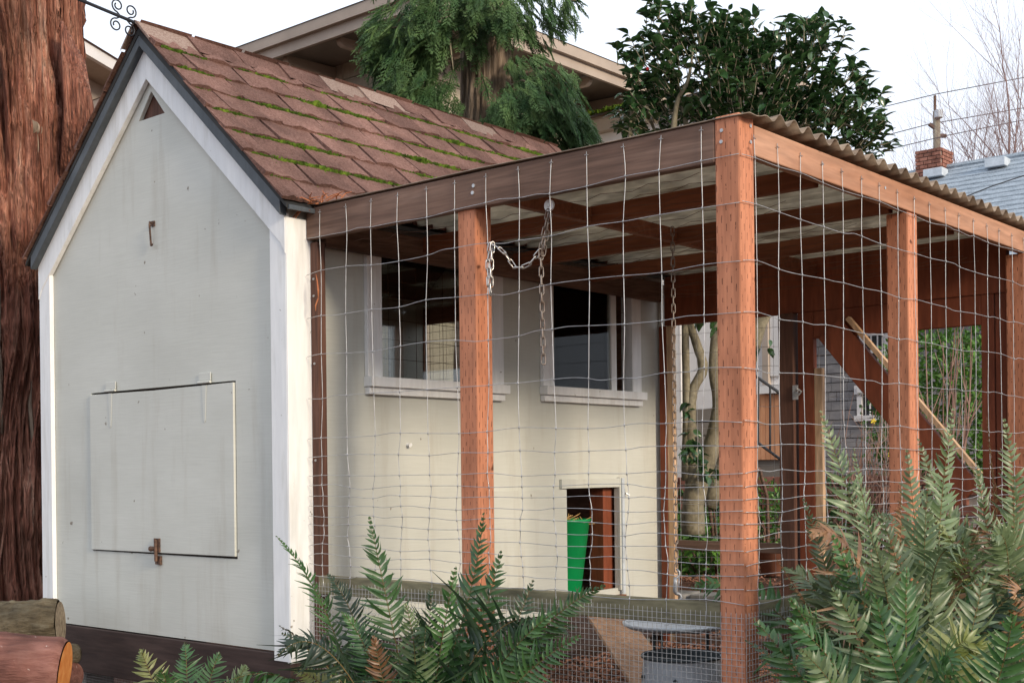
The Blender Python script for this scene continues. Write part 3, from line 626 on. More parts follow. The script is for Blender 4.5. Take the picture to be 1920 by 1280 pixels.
# ---- welded wire: front and right faces
HZ = [.963, .816, .638, .479, .307, .142, .065, -.015, -.057, -.097, -.137, -.176, -.216, -.258, -.30, -.338, -.377, -.422]
HZ = [z + 1.15 for z in HZ]
def wire_face(name, P, n, first, step, ztop, zbot, endA, endB, wob):
    """P(a, z, off) maps along-distance and height to a point"""
    a_s = [first + step * i + R(-.006, .006) for i in range(n)]
    J = {}
    for i in range(n):
        for k, z in enumerate(HZ): J[i, k] = (a_s[i] + R(-1, 1) * wob * .8 + .006 * math.sin(k * .7 + i * 2.1), z + R(-1, 1) * wob + .004 * math.sin(i * 1.3 + k), R(-.003, .003))
    base = MB()
    for i in range(n):       # staples where strands meet timber
        for z in (ztop - .012, zbot - .03): base.tube([P(a_s[i] - .006, z, 0), P(a_s[i] - .006, z, .006), P(a_s[i] + .006, z, .006), P(a_s[i] + .006, z, 0)], .0012, 4)
    root = base.build(name, galv, run)
    def curve(pts, sub=4):
        o = []
        for q in range(len(pts) - 1):
            p0, p1, p2, p3 = pts[max(q - 1, 0)], pts[q], pts[q + 1], pts[min(q + 2, len(pts) - 1)]
            for s_ in range(sub):
                t = s_ / sub; o.append(.5 * ((2 * p1) + (p2 - p0) * t + (2 * p0 - 5 * p1 + 4 * p2 - p3) * t * t + (3 * p1 - p0 - 3 * p2 + p3) * t ** 3))
        o.append(pts[-1]); return o
    for i in range(n):
        m_ = MB(); pts = [P(a_s[i], ztop, .0015)] + [P(J[i, k][0], J[i, k][1], .003 + J[i, k][2] * .3) for k in range(len(HZ))] + [P(a_s[i], zbot, .002)]
        m_.tube(curve(pts, 3), .0013, 6)
        m_.build('vertical_wire', galv, root, smooth=True)
    for k in range(len(HZ)):
        m_ = MB(); pts = [P(endA, HZ[k] + R(-.004, .004), .005)]
        for i in range(n):
            a, z, o = J[i, k]; pts.append(P(a, z, .0062 + o * .3))
            if i < n - 1 and R(0, 1) < .35:
                a2, z2, _ = J[i + 1, k]; q = R(.35, .65); pts.append(P(a + (a2 - a) * q, z + (z2 - z) * q + R(-1, 1) * wob * 1.3, .006))
        pts.append(P(endB, HZ[k] + R(-.004, .004), .005))
        m_.tube(curve(pts, 3), .0012, 6)
        # a little knot at every joint
        for i in range(n):
            a, z, o = J[i, k]; m_.tube([P(a, z - .005, .0045), P(a, z + .005, .0045)], .0023, 5)
        m_.build('horizontal_wire', galv, root, smooth=True)
wire_face('front_wire_mesh', lambda a, z, o: Vector((a, -H - .002 - o, z)), 13, .115, .1525, BT - .01, RT - .05, .03, L_ + H + .002, .0052)
wire_face('side_wire_mesh', lambda a, z, o: Vector((L_ + H + .004 + o, a, z)), 17, .03, .1525, BT - .045, RT - .05, -H - .002, D_ + .02, .0052)
grid_y(-H - .004, .03, L_ + H, .0, .70, .0185, .00085, 'hardware_cloth', run)
grid_x(L_ + H + .004, -H, D_, .0, .70, .0185, .00085, 'hardware_cloth', run)
# back netting (finer)
mm = MB()
for i in range(6): mm.tube([(.13 + i * .12, D_ + .032, .2), (.13 + i * .12 + R(-.006, .006), D_ + .032, 1.1), (.13 + i * .12, D_ + .032, 1.98)], .0011, 4)
for i in range(16):
    z = 1.9 - i * .105 if i < 10 else .95 - (i - 10) * .06
    mm.tube([(.11 + q * .115, D_ + .033, z + R(-.006, .006)) for q in range(7)], .0011, 4)
for i in range(7): mm.tube([(DX0 + .1 + i * .12, dy + .042, .3), (DX0 + .1 + i * .12, dy + .042, 1.95)], .0011, 4)
for i in range(14):
    mm.tube([(DX0 + .05 + q * .12, dy + .043, 1.85 - i * .115 + R(-.006, .006)) for q in range(8)], .0011, 4)
mm.build('back_wire_mesh', galv, run)
# screws
def screw(a, b, r): sm = MB(); sm.tube([a, b], r, 8); sm.build('screw', galv, run)
for (x, z) in ((.965, 2.19), (.96, 2.165)): screw((x, -H + .002, z), (x, -H - .004, z), .007)
for (x, z) in ((L_ - .018, 2.2), (L_ - .02, 2.165)): screw((x, -H + .002, z), (x, -H - .003, z), .006)
for z in (1.95, 1.88, 1.6, 1.2): screw((.045, -.022, z), (.045, -.028, z), .005)
for (y, z) in ((.02, 2.215), (.02, 2.165), (.5, 2.18), (1.0, 2.18)): screw((L_ + H - .002, y, z), (L_ + H + .004, y, z), .006)

# ---------------------------------------------------------------- chains
lk = MB(); n = 14
lp = []
for i in range(n):
    a = 2 * math.pi * i / n; x = .0085 * math.cos(a); z = .0085 * math.sin(a) + (.0115 if math.sin(a) >= 0 else -.0115); lp.append((x, 0, z))
lk.tube(lp + [lp[0]], .0024, 6, False)
LINK = lk.mesh('link', chain_mat, True); LINKR = lk.mesh('link', rust_chain, True)
def chain(pts, me, par, first=0):
    pts = [Vector(p) for p in pts]; seg = []
    step = .031; acc = []; tot = 0
    for a, b in zip(pts, pts[1:]): acc.append((tot, a, b)); tot += (b - a).length
    k = 0; s_ = 0
    def pos(q):
        for t0_, a, b in acc:
            l = (b - a).length
            if q <= t0_ + l + 1e-6: return a + (b - a) * ((q - t0_) / max(l, 1e-6))
        return pts[-1]
    while s_ < tot - .01:
        p = pos(s_); q = pos(min(tot, s_ + step)); t = (q - p).normalized(); c = (p + q) / 2
        ref = Vector((RX.x, RX.y, 0)) if (k % 2 == 0) else Vector((FW.x, FW.y, 0)); ref = (ref * .8 + Vector((.3, -.2, .1)) * (1 if k % 2 else -1)); x = (ref - t * ref.dot(t)).normalized(); y = t.cross(x)
        M = Matrix(((x.x, y.x, t.x, c.x), (x.y, y.y, t.y, c.y), (x.z, y.z, t.z, c.z), (0, 0, 0, 1)))
        link('link', me, par, M); k += 1; s_ += step
hp = Vector((1.265, .022, 2.085))
ct = thing('hanging_chain', hp, 'shiny steel chain hung from a round plate and draped over the front wire', 'chain')
mm = MB(); mm.tube([hp + Vector((0, -.004, .0)), hp + Vector((0, .004, 0))], .021, 16); mm.tube([hp + Vector((0, -.01, 0)), hp + Vector((0, .01, 0))], .006, 8); mm.build('round_plate', paint_w, ct)
h2 = hp + Vector((-.035, -.008, -.155)); ln = Vector((.1, 0, 0))
wx = Vector((1.06, -.062, 1.965))
chain([hp + Vector((0, -.006, -.018)), h2], LINKR, ct)
chain([hp + Vector((.006, -.004, -.03)), h2 + Vector((.008, .004, -.01))], LINKR, ct)
chain([h2, h2 + Vector((-.045, -.02, -.055)), h2 + Vector((-.085, -.04, -.06)), wx + Vector((.045, .01, -.025)), wx], LINK, ct)
chain([wx, wx + Vector((-.012, -.004, -.07)), wx + Vector((-.005, -.004, -.16)), wx + Vector((0, -.004, -.19))], LINK, ct)
chain([wx + Vector((.012, -.003, 0)), wx + Vector((.008, -.008, -.08)), wx + Vector((.003, -.006, -.17))], LINK, ct)
chain([h2, h2 + Vector((-.002, .01, -.40))], LINKR, ct)
c2 = Vector((1.25, .83, 2.12))
ct2 = thing('feeder_chain', c2, 'long dark chain hanging straight down from a rafter with a steel snap hook', 'chain')
chain([c2, c2 + Vector((0, 0, -1.38))], LINKR, ct2)
mm = MB(); b_ = c2 + Vector((0, 0, -1.38))
hk = lambda pts, r: mm.tube([b_ + RX * p[0] + Vector((0, 0, p[1])) for p in pts], r, 8)
hk([(0, .005), (.012, -.008), (.013, -.022), (0, -.034), (-.010, -.03)], .0045); hk([(-.006, -.028), (-.004, -.05), (-.006, -.085), (0, -.095), (.014, -.10), (.02, -.112), (.010, -.125), (-.004, -.128)], [.006, .009, .010, .008, .006, .006, .005, .003]); hk([(.010, -.03), (.008, -.085)], .003)
mm.build('snap_hook', galv, ct2, smooth=True)

# ---------------------------------------------------------------- feeder, bucket, ramp, bin
def bucket_at(x, y, z0): return Vector((x, y, z0))
fb = at(1278, 1225, 4.5); fb.z = .135
t = thing('metal_bucket', fb, 'pale galvanised bucket with dark inside standing in the run behind the corner', 'bucket')
mm = MB(); mm.lathe([(.0, .005), (.165, .005), (.168, .01), (.136, .335), (.141, .345), (.141, .353), (.136, .353)], fb, 40); mm.build('body', tin, t, smooth=True)
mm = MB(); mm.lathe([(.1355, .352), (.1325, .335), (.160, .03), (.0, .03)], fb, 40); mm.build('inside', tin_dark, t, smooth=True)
mm = MB(); mm.lathe([(.1415, .343), (.1445, .345), (.1445, .353), (.141, .356)], fb, 40); mm.build('rim', tin_dark, t, smooth=True)
for a in (-1.15, -2.2): mm = MB(); mm.tube([fb + Vector((.14 * math.cos(a), .14 * math.sin(a), .28)), fb + Vector((.150 * math.cos(a), .150 * math.sin(a), .28))], .008, 8); mm.build('rivet', tin_dark, t)
tp = at(1266, 1175, 4.75)
t = thing('hanging_tray', tp, 'flat round galvanised tray hung on rods over the bucket in the run', 'tray')
mm = MB(); mm.lathe([(.0, .0), (.175, .0), (.195, .012), (.198, .022), (.190, .022), (.17, .010), (.0, .010)], tp, 40); mm.build('plate', tin, t, smooth=True)
mm = MB()
for a in (.5, 2.6, 4.6): mm.tube([tp + Vector((.12 * math.cos(a), .12 * math.sin(a), 0)), (tp.x + .12 * math.cos(a), tp.y + .12 * math.sin(a), .16)], .006, 6)
mm.build('rod', tin_dark, t)
ra = at(1138, 1152, 6.15); rb = at(1300, 1385, 4.72); t = MB(); t.bar(ra, rb, .20, .02, Vector((0, 0, 1)))
rp_ = t.build('wooden_ramp', ply_ramp, label='worn plywood ramp sloping from the pop door to the floor of the run', cat='ramp', bev=.002)
bc = Vector((-.20, 1.93, .462))
t = thing('green_bin', bc, 'tapered bright green plastic bin with straw standing inside the pop door', 'bin')
mm = MB(); mm.lathe([(0, 0), (.085, 0), (.09, .006), (.142, .405), (.150, .408), (.150, .42), (.143, .42), (.088, .02), (0, .02)], bc, 36); mm.build('tub', green_plastic, t, smooth=True)
mm = MB()
for _ in range(60):
    a = R(0, 6.28); r = R(0, .12); p = bc + Vector((r * math.cos(a), r * math.sin(a), R(.38, .41))); mm.tube([p, p + Vector((R(-.09, .09), R(-.09, .09), R(.0, .05)))], .0022, 4)
mm.build('straw', straw, t, kind='stuff')
# dead cedar sprigs caught at the eave
t = thing('dead_cedar_sprig', (.05, -.06, 2.25), 'dry orange cedar sprig lying on the beam end beside the coop eave', 'sprig')
mm = MB()
for k in range(26):
    p = Vector((R(.0, .26), -.06 + R(-.02, .05), 2.245 + R(0, .02))); d = Vector((R(-.4, 1), R(-.4, .4), R(-.15, .25))).normalized()
    q = p + d * R(.03, .1); mm.tube([p, (p + q) / 2 + Vector((0, 0, R(0, .012))), q], [.003, .0025, .001], 4)
for k in range(2):
    p = Vector((.03 + .02 * k, -.075, 2.24)); mm.tube([p, p + Vector((-.03, -.02, -.04)), p + Vector((-.05, -.03, -.10)), p + Vector((-.075, -.04, -.145 + .03 * k))], [.0035, .003, .002, .001], 5)
mm.build('twigs', dead, t)
t = MB(); q = Vector((.115, -.062, 1.86)); t.tube([q, q + Vector((.008, -.006, .03)), q + Vector((0, -.004, .07)), q + Vector((-.012, 0, .1))], [.001, .004, .003, .001], 5); t.tube([q, q + Vector((-.01, -.006, -.03)), q + Vector((-.016, 0, -.05))], [.003, .003, .001], 5)
t.build('dead_sprig', dead, label='tiny orange sprig stuck in the wire near the dark post', cat='sprig')

# ---------------------------------------------------------------- logs
def log(name, a, b, r, mat, endm, label, bumpy, ends=.02):
    a = Vector(a); b = Vector(b); t = thing(name, (a + b) / 2, label, 'log', 'logs stacked before the coop'); ax = (b - a).normalized(); n = 72; k = 60
    u_ = ax.orthogonal().normalized(); v_ = ax.cross(u_); mm = MB()
    for i in range(k + 1):
        p = a + (b - a) * (i / k)
        for j in range(n):
            an = 2 * math.pi * j / n; dr = (u_ * math.cos(an) + v_ * math.sin(an))
            rr = r * (1 + bumpy * (noise.noise((p + dr * r) * 7) + .5 * noise.noise((p + dr * r) * 22) + .3 * noise.noise((p + dr * r) * 55)) * (1 if i > 0 else .9)) * (1 if i < k - 3 else (1, .985, .95, .9)[i - k + 3])
            mm.v.append(tuple(p + dr * rr))
    for i in range(k):
        for j in range(n): mm.quad(i * n + j, i * n + (j + 1) % n, (i + 1) * n + (j + 1) % n, (i + 1) * n + j)
    mm.build('bark', mat, t, smooth=True)
    for p, s_ in ((a, -1), (b, 1)):
        mm = MB()
        m0 = len(mm.v); mm.v.extend(tuple(p + ax * s_ * .004 + (u_ * math.cos(6.283 * j / n) + v_ * math.sin(6.283 * j / n)) * r * .88) for j in range(n)); mm.f.append(tuple(range(m0, m0 + n))); mm.m.append(0)
        mm.build('cut_end', endm, t)
log('firewood_log', at(-170, 1185, 5.8), at(112, 1168, 5.88), .118, log_bark, log_end, 'thick log with rough mottled grey brown bark against the coop corner', .16)
log('firewood_log', at(-170, 1235, 4.95), at(120, 1258, 5.02), .135, red_log, cut_wood, 'thick smooth red barked log with an orange cut end', .045)
log('firewood_log', at(60, 1228, 5.65), at(143, 1224, 5.8), .05, log_bark, log_bark, 'short thin pale log poking out between the two thick logs', .08)
log('firewood_log', at(-60, 1300, 6.0), at(140, 1262, 5.75), .06, log_bark, red_log, 'small dark branch log lying under the red barked log', .08)

# ---------------------------------------------------------------- ferns
def frond(mb, P0, P1, bulge, npair, maxlen, hint, curl=.35, wid=.0145, start=.16, stub=0, edge=1.0):
    P0 = Vector(P0); P1 = Vector(P1); C = P0.lerp(P1, .5) + Vector((0, 0, 1)) * bulge
    Lr = (P1 - P0).length
    side0 = Vector((R(-1, 1), R(-1, 1), 0)) * .04 * Lr
    pt = lambda t: P0 * (1 - t) ** 2 + C * 2 * t * (1 - t) + P1 * t * t + side0 * math.sin(t * math.pi * 2) * .5
    ns = 22; mb.mi = 1
    mb.tube([pt(i / ns) for i in range(ns + 1)], [.0036 * (1 - .8 * i / ns) for i in range(ns + 1)], 5, False); mb.mi = 0
    tw0 = R(-.5, .5); fold = R(.1, .5)
    for i in range(npair):
        t = start + (1 - start) * ((i + .5) / npair) ** .95
        p = pt(t); T = (pt(min(1, t + .01)) - pt(max(0, t - .01))).normalized()
        n = hint - T * hint.dot(T); n.normalize(); S = T.cross(n)
        q = Matrix.Rotation(tw0 * (t - .4), 3, T); n = q @ n; S = q @ S
        pr = min(1, (t - start) / .14 + .45) * (1 - max(0, (t - .42) / .58) ** 1.25) + .03
        for s_ in (1, -1):
            if R(0, 1) < .025: continue
            ln = maxlen * pr * R(.8, 1.12) * (1 if R(0, 1) > .05 else .5); al = R(.10, .34) + .55 * t * t
            d = (S * s_ * math.cos(al) + T * math.sin(al) + n * (fold * R(.4, 1.3) - .1)).normalized()
            tw = random.gauss(0, .34); cu = curl * R(.1, 2.0)
            acr = (T * math.cos(tw) + n * math.sin(tw)); acr = (acr - d * acr.dot(d)).normalized()
            nn = d.cross(acr) * s_
            if nn.dot(n) < 0: nn = -nn
            b = len(mb.v); K = 5
            wd = wid * (.65 + .35 * pr)
            for k in range(K + 1):
                f = k / K; wv = wd * (.62 + .5 * f if f < .25 else (1.0 - ((f - .25) / .75) ** 1.7)) * .5
                c = p + d * (ln * f) - nn * (cu * ln * f * f) + T * (.18 * ln * f * f)
                if k == K: wv = .0006
                mb.v.extend((tuple(c + acr * wv + nn * wv * .35), tuple(c), tuple(c - acr * wv + nn * wv * .35)))
            for k in range(K):
                for e in (0, 1): mb.f.append((b + 3 * k + e, b + 3 * k + e + 1, b + 3 * k + e + 4, b + 3 * k + e + 3)); mb.m.append(0)
def fern(base, label, fronds, group='sword ferns'):
    t = thing('sword_fern', base, label, 'fern', group)
    for f in fronds:
        mb = MB(); b = Vector(base) + Vector((R(-.07, .07), R(-.07, .07), .0))
        tip = f[0]; kind = f[1]; bl = f[2]; hint = f[3] if len(f) > 3 else None; ml = f[4] if len(f) > 4 else .10
        L = (tip - b).length
        if hint is None:
            o = (tip - b); o.z = 0
            hint = Vector((0, 0, R(.2, 1.2))) + (o.normalized() * -.2 if o.length > .05 else Vector()) - FW * R(-.2, 1) + RX * R(-1, 1)
        frond(mb, b, tip, bl, max(11, int(L / (.0265 if ml > .085 else .022))), ml * 1.25, hint, wid=.0195 if ml > .09 else .0145, curl=f[5] if len(f) > 5 else .3)
        mb.build('frond', [fern_m[kind], stem_m], t, smooth=True)
    return t
toC = (-FW + Vector((0, 0, .35)))
def rnd_fronds(base, n, rmax, zlo, zhi, kinds, ml=.095):
    o = []
    for i in range(n):
        a = 6.283 * (i + R(-.3, .3)) / n; r = R(.35, 1.1) * rmax
        if (Vector(base) + Vector((r * math.cos(a), r * math.sin(a), 0)) - CAM).dot(FW) < (Vector(base) - CAM).dot(FW) - .38: r *= .5
        o.append((Vector(base) + Vector((r * math.cos(a), r * math.sin(a), R(zlo, zhi))), random.choice(kinds), R(.15, .6), None, ml * R(.75, 1.1), random.choice((R(.2, .6), R(.4, .9), R(.9, 1.5)))))
    return o
# fern before the front of the run
b1 = (1.02, -.44, -.02)
F1 = [(at(692, 966, 4.35), 0, .10, toC + RX * .5, .105), (at(908, 958, 4.22), 0, .05, toC - RX * .9, .10), (at(517, 1003, 4.5), 0, .22, RX * 1.0 + toC * .25, .085),
      (at(614, 1074, 4.45), 4, .25, toC, .08), (at(808, 1100, 4.3), 4, .10, toC + RX * .3, .085), (at(1136, 1096, 3.95), 0, .28, toC - RX * .2, .08), (at(1040, 1145, 4.0), 0, .16, toC, .10), (at(940, 1030, 4.3), 0, .08, toC - RX * .4, .105),
      (at(528, 1185, 4.35), 4, .22, toC, .075), (at(545, 1252, 4.2), 2, .2, toC, .07), (at(640, 1145, 4.3), 0, .2, toC, .07), (at(1000, 1085, 4.25), 4, .12, toC, .09), (at(700, 1190, 4.2), 3, .16, toC, .07), (at(855, 1060, 4.15), 0, .06, toC + RX * .7, .10), (at(1090, 1190, 3.9), 0, .2, toC, .09), (at(760, 1130, 4.1), 1, .14, toC, .09)]
fern(b1, 'large dark green sword fern before the front wire of the run', F1 + rnd_fronds(b1, 22, .58, .3, .72, [0, 0, 4, 4, 0, 1]))
b2 = (.22, -.78, -.03)
F2 = [(at(262, 1216, 4.6), 2, .18, toC, .075), (at(346, 1202, 4.75), 0, .16, toC, .08), (at(412, 1222, 4.6), 0, .16, toC, .08), (at(462, 1246, 4.5), 1, .16, toC, .07), (at(525, 1262, 4.55), 0, .12, toC, .07), (at(300, 1255, 4.4), 0, .2, toC, .07)]
fern(b2, 'low bright green sword fern before the dark skirt of the coop gable', F2 + rnd_fronds(b2, 9, .42, .2, .40, [0, 0, 2, 1], .075))
# ferns along the right side of the run
b3 = (2.52, .22, -.02)
F3 = [(at(1537, 766, 3.95), 1, .06, toC + RX * .2, .125), (at(1600, 838, 3.9), 1, .14, RX * .6 + toC * .5, .09), (at(1506, 932, 3.75), 1, .12, toC * .6 - RX * .6, .085), (at(1455, 1046, 3.7), 3, .14, RX + toC * .2, .03),
      (at(1650, 960, 3.6), 1, .10, toC, .12), (at(1700, 840, 4.0), 1, .06, toC - RX * .3, .11), (at(1788, 762, 4.2), 1, .05, toC + RX * .4, .115), (at(1560, 1000, 3.55), 0, .12, toC, .11), (at(1740, 905, 3.7), 1, .05, toC, .12), (at(1640, 1020, 3.4), 1, .16, toC - RX * .3, .12), (at(1480, 1120, 3.5), 0, .2, toC, .10)]
fern(b3, 'tall grey green sword fern beside the corner post of the run', F3 + [(at(1560, 1180, 3.3), 3, .45, None, .08, .9), (at(1690, 905, 3.9), 3, .12, RX, .06, .8)] + rnd_fronds(b3, 34, .66, .3, 1.0, [1, 1, 0, 1, 4, 0, 1, 3], .11))
b4 = (2.60, .95, -.02)
F4 = [(at(1882, 782, 4.35), 1, .05, toC, .115), (at(1830, 860, 4.2), 1, .08, toC + RX * .6, .11), (at(1760, 900, 4.2), 1, .1, toC, .11), (at(1900, 900, 4.1), 1, .06, toC - RX * .5, .12), (at(1850, 780, 4.4), 3, .04, RX, .06), (at(1860, 1010, 3.9), 1, .6, toC, .10), (at(1720, 820, 4.4), 1, .1, toC, .1)]
fern(b4, 'tall bushy sword fern beside the side wire of the run, by its middle post', F4 + [(at(1900, 1120, 3.8), 3, .5, None, .08, .9), (at(1745, 960, 4.0), 2, .3, None, .09, .9)] + rnd_fronds(b4, 34, .7, .3, 1.02, [1, 1, 1, 0, 0, 1], .11))
b5 = (2.78, -.32, -.03)
F5 = [(at(1412, 1156, 3.3), 0, .14, toC + RX * .3, .10), (at(1475, 1158, 3.2), 0, .24, toC * .7 + RX * .2, .11), (at(1500, 1215, 3.0), 1, .2, toC, .10), (at(1835, 1215, 3.15), 2, .5, toC - RX * .2, .105), (at(1640, 1110, 3.1), 0, .12, toC, .12), (at(1850, 1060, 3.2), 1, .14, toC, .12), (at(1560, 1100, 3.2), 1, .2, toC, .11), (at(1900, 1150, 3.0), 0, .2, toC, .12), (at(1700, 1060, 3.2), 0, .1, toC + RX * .4, .12)]
fern(b5, 'dark green sword fern arching low at the foot of the run corner', F5 + rnd_fronds(b5, 26, .55, .3, .74, [0, 0, 1, 4, 0, 3], .11))

# ---------------------------------------------------------------- trees
def trunk_mesh(axis_pts, radii, n, k, flute, seed, mat, name, par, lump=.06):
    mm = MB(); m_ = len(axis_pts) - 1
    for i in range(k + 1):
        f = i / k * m_; j = min(int(f), m_ - 1); q = f - j
        p = Vector(axis_pts[j]).lerp(Vector(axis_pts[j + 1]), q); r = radii[j] * (1 - q) + radii[j + 1] * q
        for a_ in range(n):
            a = 2 * math.pi * a_ / n; d = Vector((math.cos(a), math.sin(a), 0))
            sw = noise.noise(Vector((p.z * .8, seed, 0))) * .3
            st = (.35 - abs(noise.noise(Vector((math.cos(a + sw) * 8, math.sin(a + sw) * 8, p.z * .8 + seed)))) * 1.6) * flute + (.3 - abs(noise.noise(Vector((math.cos(a + sw) * 21, math.sin(a + sw) * 21, p.z * 1.6 + seed)))) * 1.4) * flute * .55
            st += noise.noise(Vector((math.cos(a) * 2, math.sin(a) * 2, p.z * 1.5 + seed))) * lump
            st += max(0, noise.noise(Vector((math.cos(a) * 3, math.sin(a) * 3, p.z * 2.4 + seed * 2))) - .1) * lump * 1.6
            st += noise.noise(Vector((math.cos(a) * 30, math.sin(a) * 30, p.z * 14 + seed))) * flute * .18
            mm.v.append(tuple(p + d * (r * (1 + st))))
    for i in range(k):
        for j in range(n): mm.quad(i * n + j, i * n + (j + 1) % n, (i + 1) * n + (j + 1) % n, (i + 1) * n + j)
    return mm.build(name, mat, par, smooth=True)
bt = at(6, 900, 8.1); bt.z = 0
big = thing('cedar_tree', bt, 'massive red brown cedar trunk with stringy bark beside the coop', 'tree')
trunk_mesh([bt + Vector((0, 0, -.1)), bt + Vector((0, 0, .5)), bt + Vector((.02, .02, 1.6)), bt + Vector((.06, .05, 2.6)), bt + Vector((.05, .04, 3.6)), bt + Vector((0, 0, 7))], [.52, .40, .335, .50, .44, .36], 420, 360, .26, 3.3, cedar_bark, 'trunk', big, .10)
st = at(57, 236, 7.72); mm = MB(); mm.tube([st + FW * .12, st], [.05, .042], 14); mm.build('branch_stub', grey_bark, big, smooth=True)
mm = MB()
for k in range(9):        # loose bark strips on the right flank
    u0 = 118 + k * 5; mm.tube([at(u0 - 2, 40 + k * 9, 7.75 + .02 * k), at(u0 + 4 + k * .6, 120 + k * 8, 7.72), at(u0 + 8 + k * 1.2, 200 + k * 4, 7.74), at(u0 - 4 + k, 330, 7.8)], [.012, .02, .022, .01], 6)
mm.build('bark_strip', cedar_bark, big, smooth=True)

rb_ = random.Random(31)
def trunk_r(z):
    zs = [-.1, .5, 1.6, 2.6, 3.6, 7]; rs_ = [.52, .40, .335, .50, .44, .36]
    for a, b, p, q in zip(zs, zs[1:], rs_, rs_[1:]):
        if z <= b: return p + (q - p) * (z - a) / (b - a)
    return rs_[-1]
ca_ = math.atan2(-FW.y, -FW.x)
for k in range(90):        # fibrous bark strips peeling on the side in view
    a = ca_ + rb_.uniform(-1.3, 1.5); z0 = rb_.uniform(.3, 3.5); L = rb_.uniform(.3, 1.1); wd = rb_.uniform(.006, .016); mm = MB(); P = []; sway = rb_.uniform(-.12, .12); lift = rb_.uniform(0, .035)
    for i in range(9):
        f = i / 8; z = z0 + L * f; aa = a + sway * f + .03 * math.sin(f * 5 + k); r = trunk_r(z) * (1.015 + .03 * math.sin(f * math.pi + k)) + lift * f * f; P.append(bt + Vector((math.cos(aa) * r, math.sin(aa) * r, z)))
    mm.tube(P, [wd * (.35 + .65 * math.sin(math.pi * (.08 + .88 * i / 8))) for i in range(9)], 5); mm.build('bark_strip', cedar_bark if k % 3 else grey_bark, big, smooth=True)

def spray(mb, M, L, n=9):
    """flat drooping cedar spray"""
    def strip(p, d, ln, wd, nn):
        a = d.cross(nn).normalized() * wd; b = len(mb.v); e = p + d * ln - nn * ln * .12
        mb.v.extend((tuple(M @ (p - a * .6)), tuple(M @ (p + a * .6)), tuple(M @ (p + d * ln * .55 + a)), tuple(M @ e), tuple(M @ (p + d * ln * .55 - a)))); mb.f.append((b, b + 1, b + 2, b + 3, b + 4)); mb.m.append(0)
    nn = Vector((0, 0, 1)); x = Vector((1, 0, 0))
    strip(Vector(), x, L, .004, nn)
    for i in range(n):
        t = .1 + .85 * i / n; p = x * L * t - nn * L * t * t * .12
        for s_ in (1, -1):
            al = R(.55, .85); d = Vector((math.cos(al), s_ * math.sin(al), R(-.2, .05))).normalized(); l2 = L * .42 * (1 - t * .75) * R(.8, 1.2)
            strip(p, d, l2, .0032, nn)
            for k in range(1, 4):
                q = p + d * l2 * (k / 4)
                for s2 in (1, -1):
                    a2 = math.atan2(d.y, d.x) + s2 * R(.5, .75); d2 = Vector((math.cos(a2), math.sin(a2), R(-.15, .1)))
                    strip(q, d2, l2 * .34 * (1 - k * .15), .0028, nn)
ct_ = at(900, 300, 9.4); ct_.z = .4
ced = thing('cedar_tree', ct_, 'cedar tree with drooping green sprays behind the coop roof', 'tree')
trunk_mesh([ct_ + Vector((0, 0, -.2)), ct_ + Vector((.03, .02, 2)), ct_ + Vector((.05, .03, 3.6)), ct_ + Vector((0, 0, 7))], [.27, .22, .19, .12], 120, 150, .12, 9.1, grey_bark, 'trunk', ced, .05)
cr = MB(); br = MB()
def foliage(c, rad, n, L, droop=.9, out_c=None):
    c = Vector(c)
    for _ in range(n):
        v = Vector((R(-1, 1), R(-1, 1), R(-1, 1)))
        while v.length > 1: v = Vector((R(-1, 1), R(-1, 1), R(-1, 1)))
        p = c + RX * v.x * rad[0] + FW * v.y * rad[1] + Vector((0, 0, v.z * rad[2]))
        o = (p - (out_c or ct_)); o.z = 0; o = o.normalized() if o.length > .01 else RX
        d = (o * R(.3, 1) + RX * R(-.5, .5) + Vector((0, 0, -droop * R(.5, 1.6)))).normalized()
        n_ = (o * .7 + Vector((R(-.6, .6), R(-.6, .6), .5))); n_ = (n_ - d * n_.dot(d)).normalized(); y = n_.cross(d)
        M = Matrix(((d.x, y.x, n_.x, p.x), (d.y, y.y, n_.y, p.y), (d.z, y.z, n_.z, p.z), (0, 0, 0, 1)))
        spray(cr, M, L * R(.6, 1.25), 8)
for (u, v, d, ru, rv, rd, n, L) in ((775, 60, 9.0, 75, 70, .35, 150, .30), (770, 150, 8.9, 55, 75, .3, 120, .30), (830, 20, 8.9, 60, 60, .3, 90, .28), (800, 205, 8.9, 45, 45, .3, 70, .28), (740, 110, 9.0, 30, 50, .3, 30, .26),
                                  (905, 10, 8.9, 70, 40, .3, 80, .24), (985, 20, 9.3, 70, 50, .4, 90, .22), (1050, 0, 9.4, 40, 30, .4, 34, .2), (1010, 185, 9.1, 70, 55, .4, 130, .24), (1050, 225, 9.0, 50, 40, .35, 75, .24), (950, 215, 9.0, 45, 45, .3, 70, .22), (880, 250, 9.0, 60, 30, .3, 60, .24), (1075, 245, 9.0, 35, 25, .3, 30, .22), (980, 130, 9.2, 35, 40, .3, 40, .2),
                                  (905, 90, 9.05, 45, 70, .15, 8, .24), (845, 170, 8.95, 20, 60, .15, 12, .3), (720, 60, 9.0, 35, 40, .25, 30, .24), (1040, 150, 9.1, 55, 30, .35, 40, .2), (860, -120, 9.3, 160, 90, .8, 170, .3)):
    foliage(at(u, v, d), (ru * d / FPX, rd, rv * d / FPX), n, L)
cr.build('crown', cedar_leaf, ced, kind='stuff')
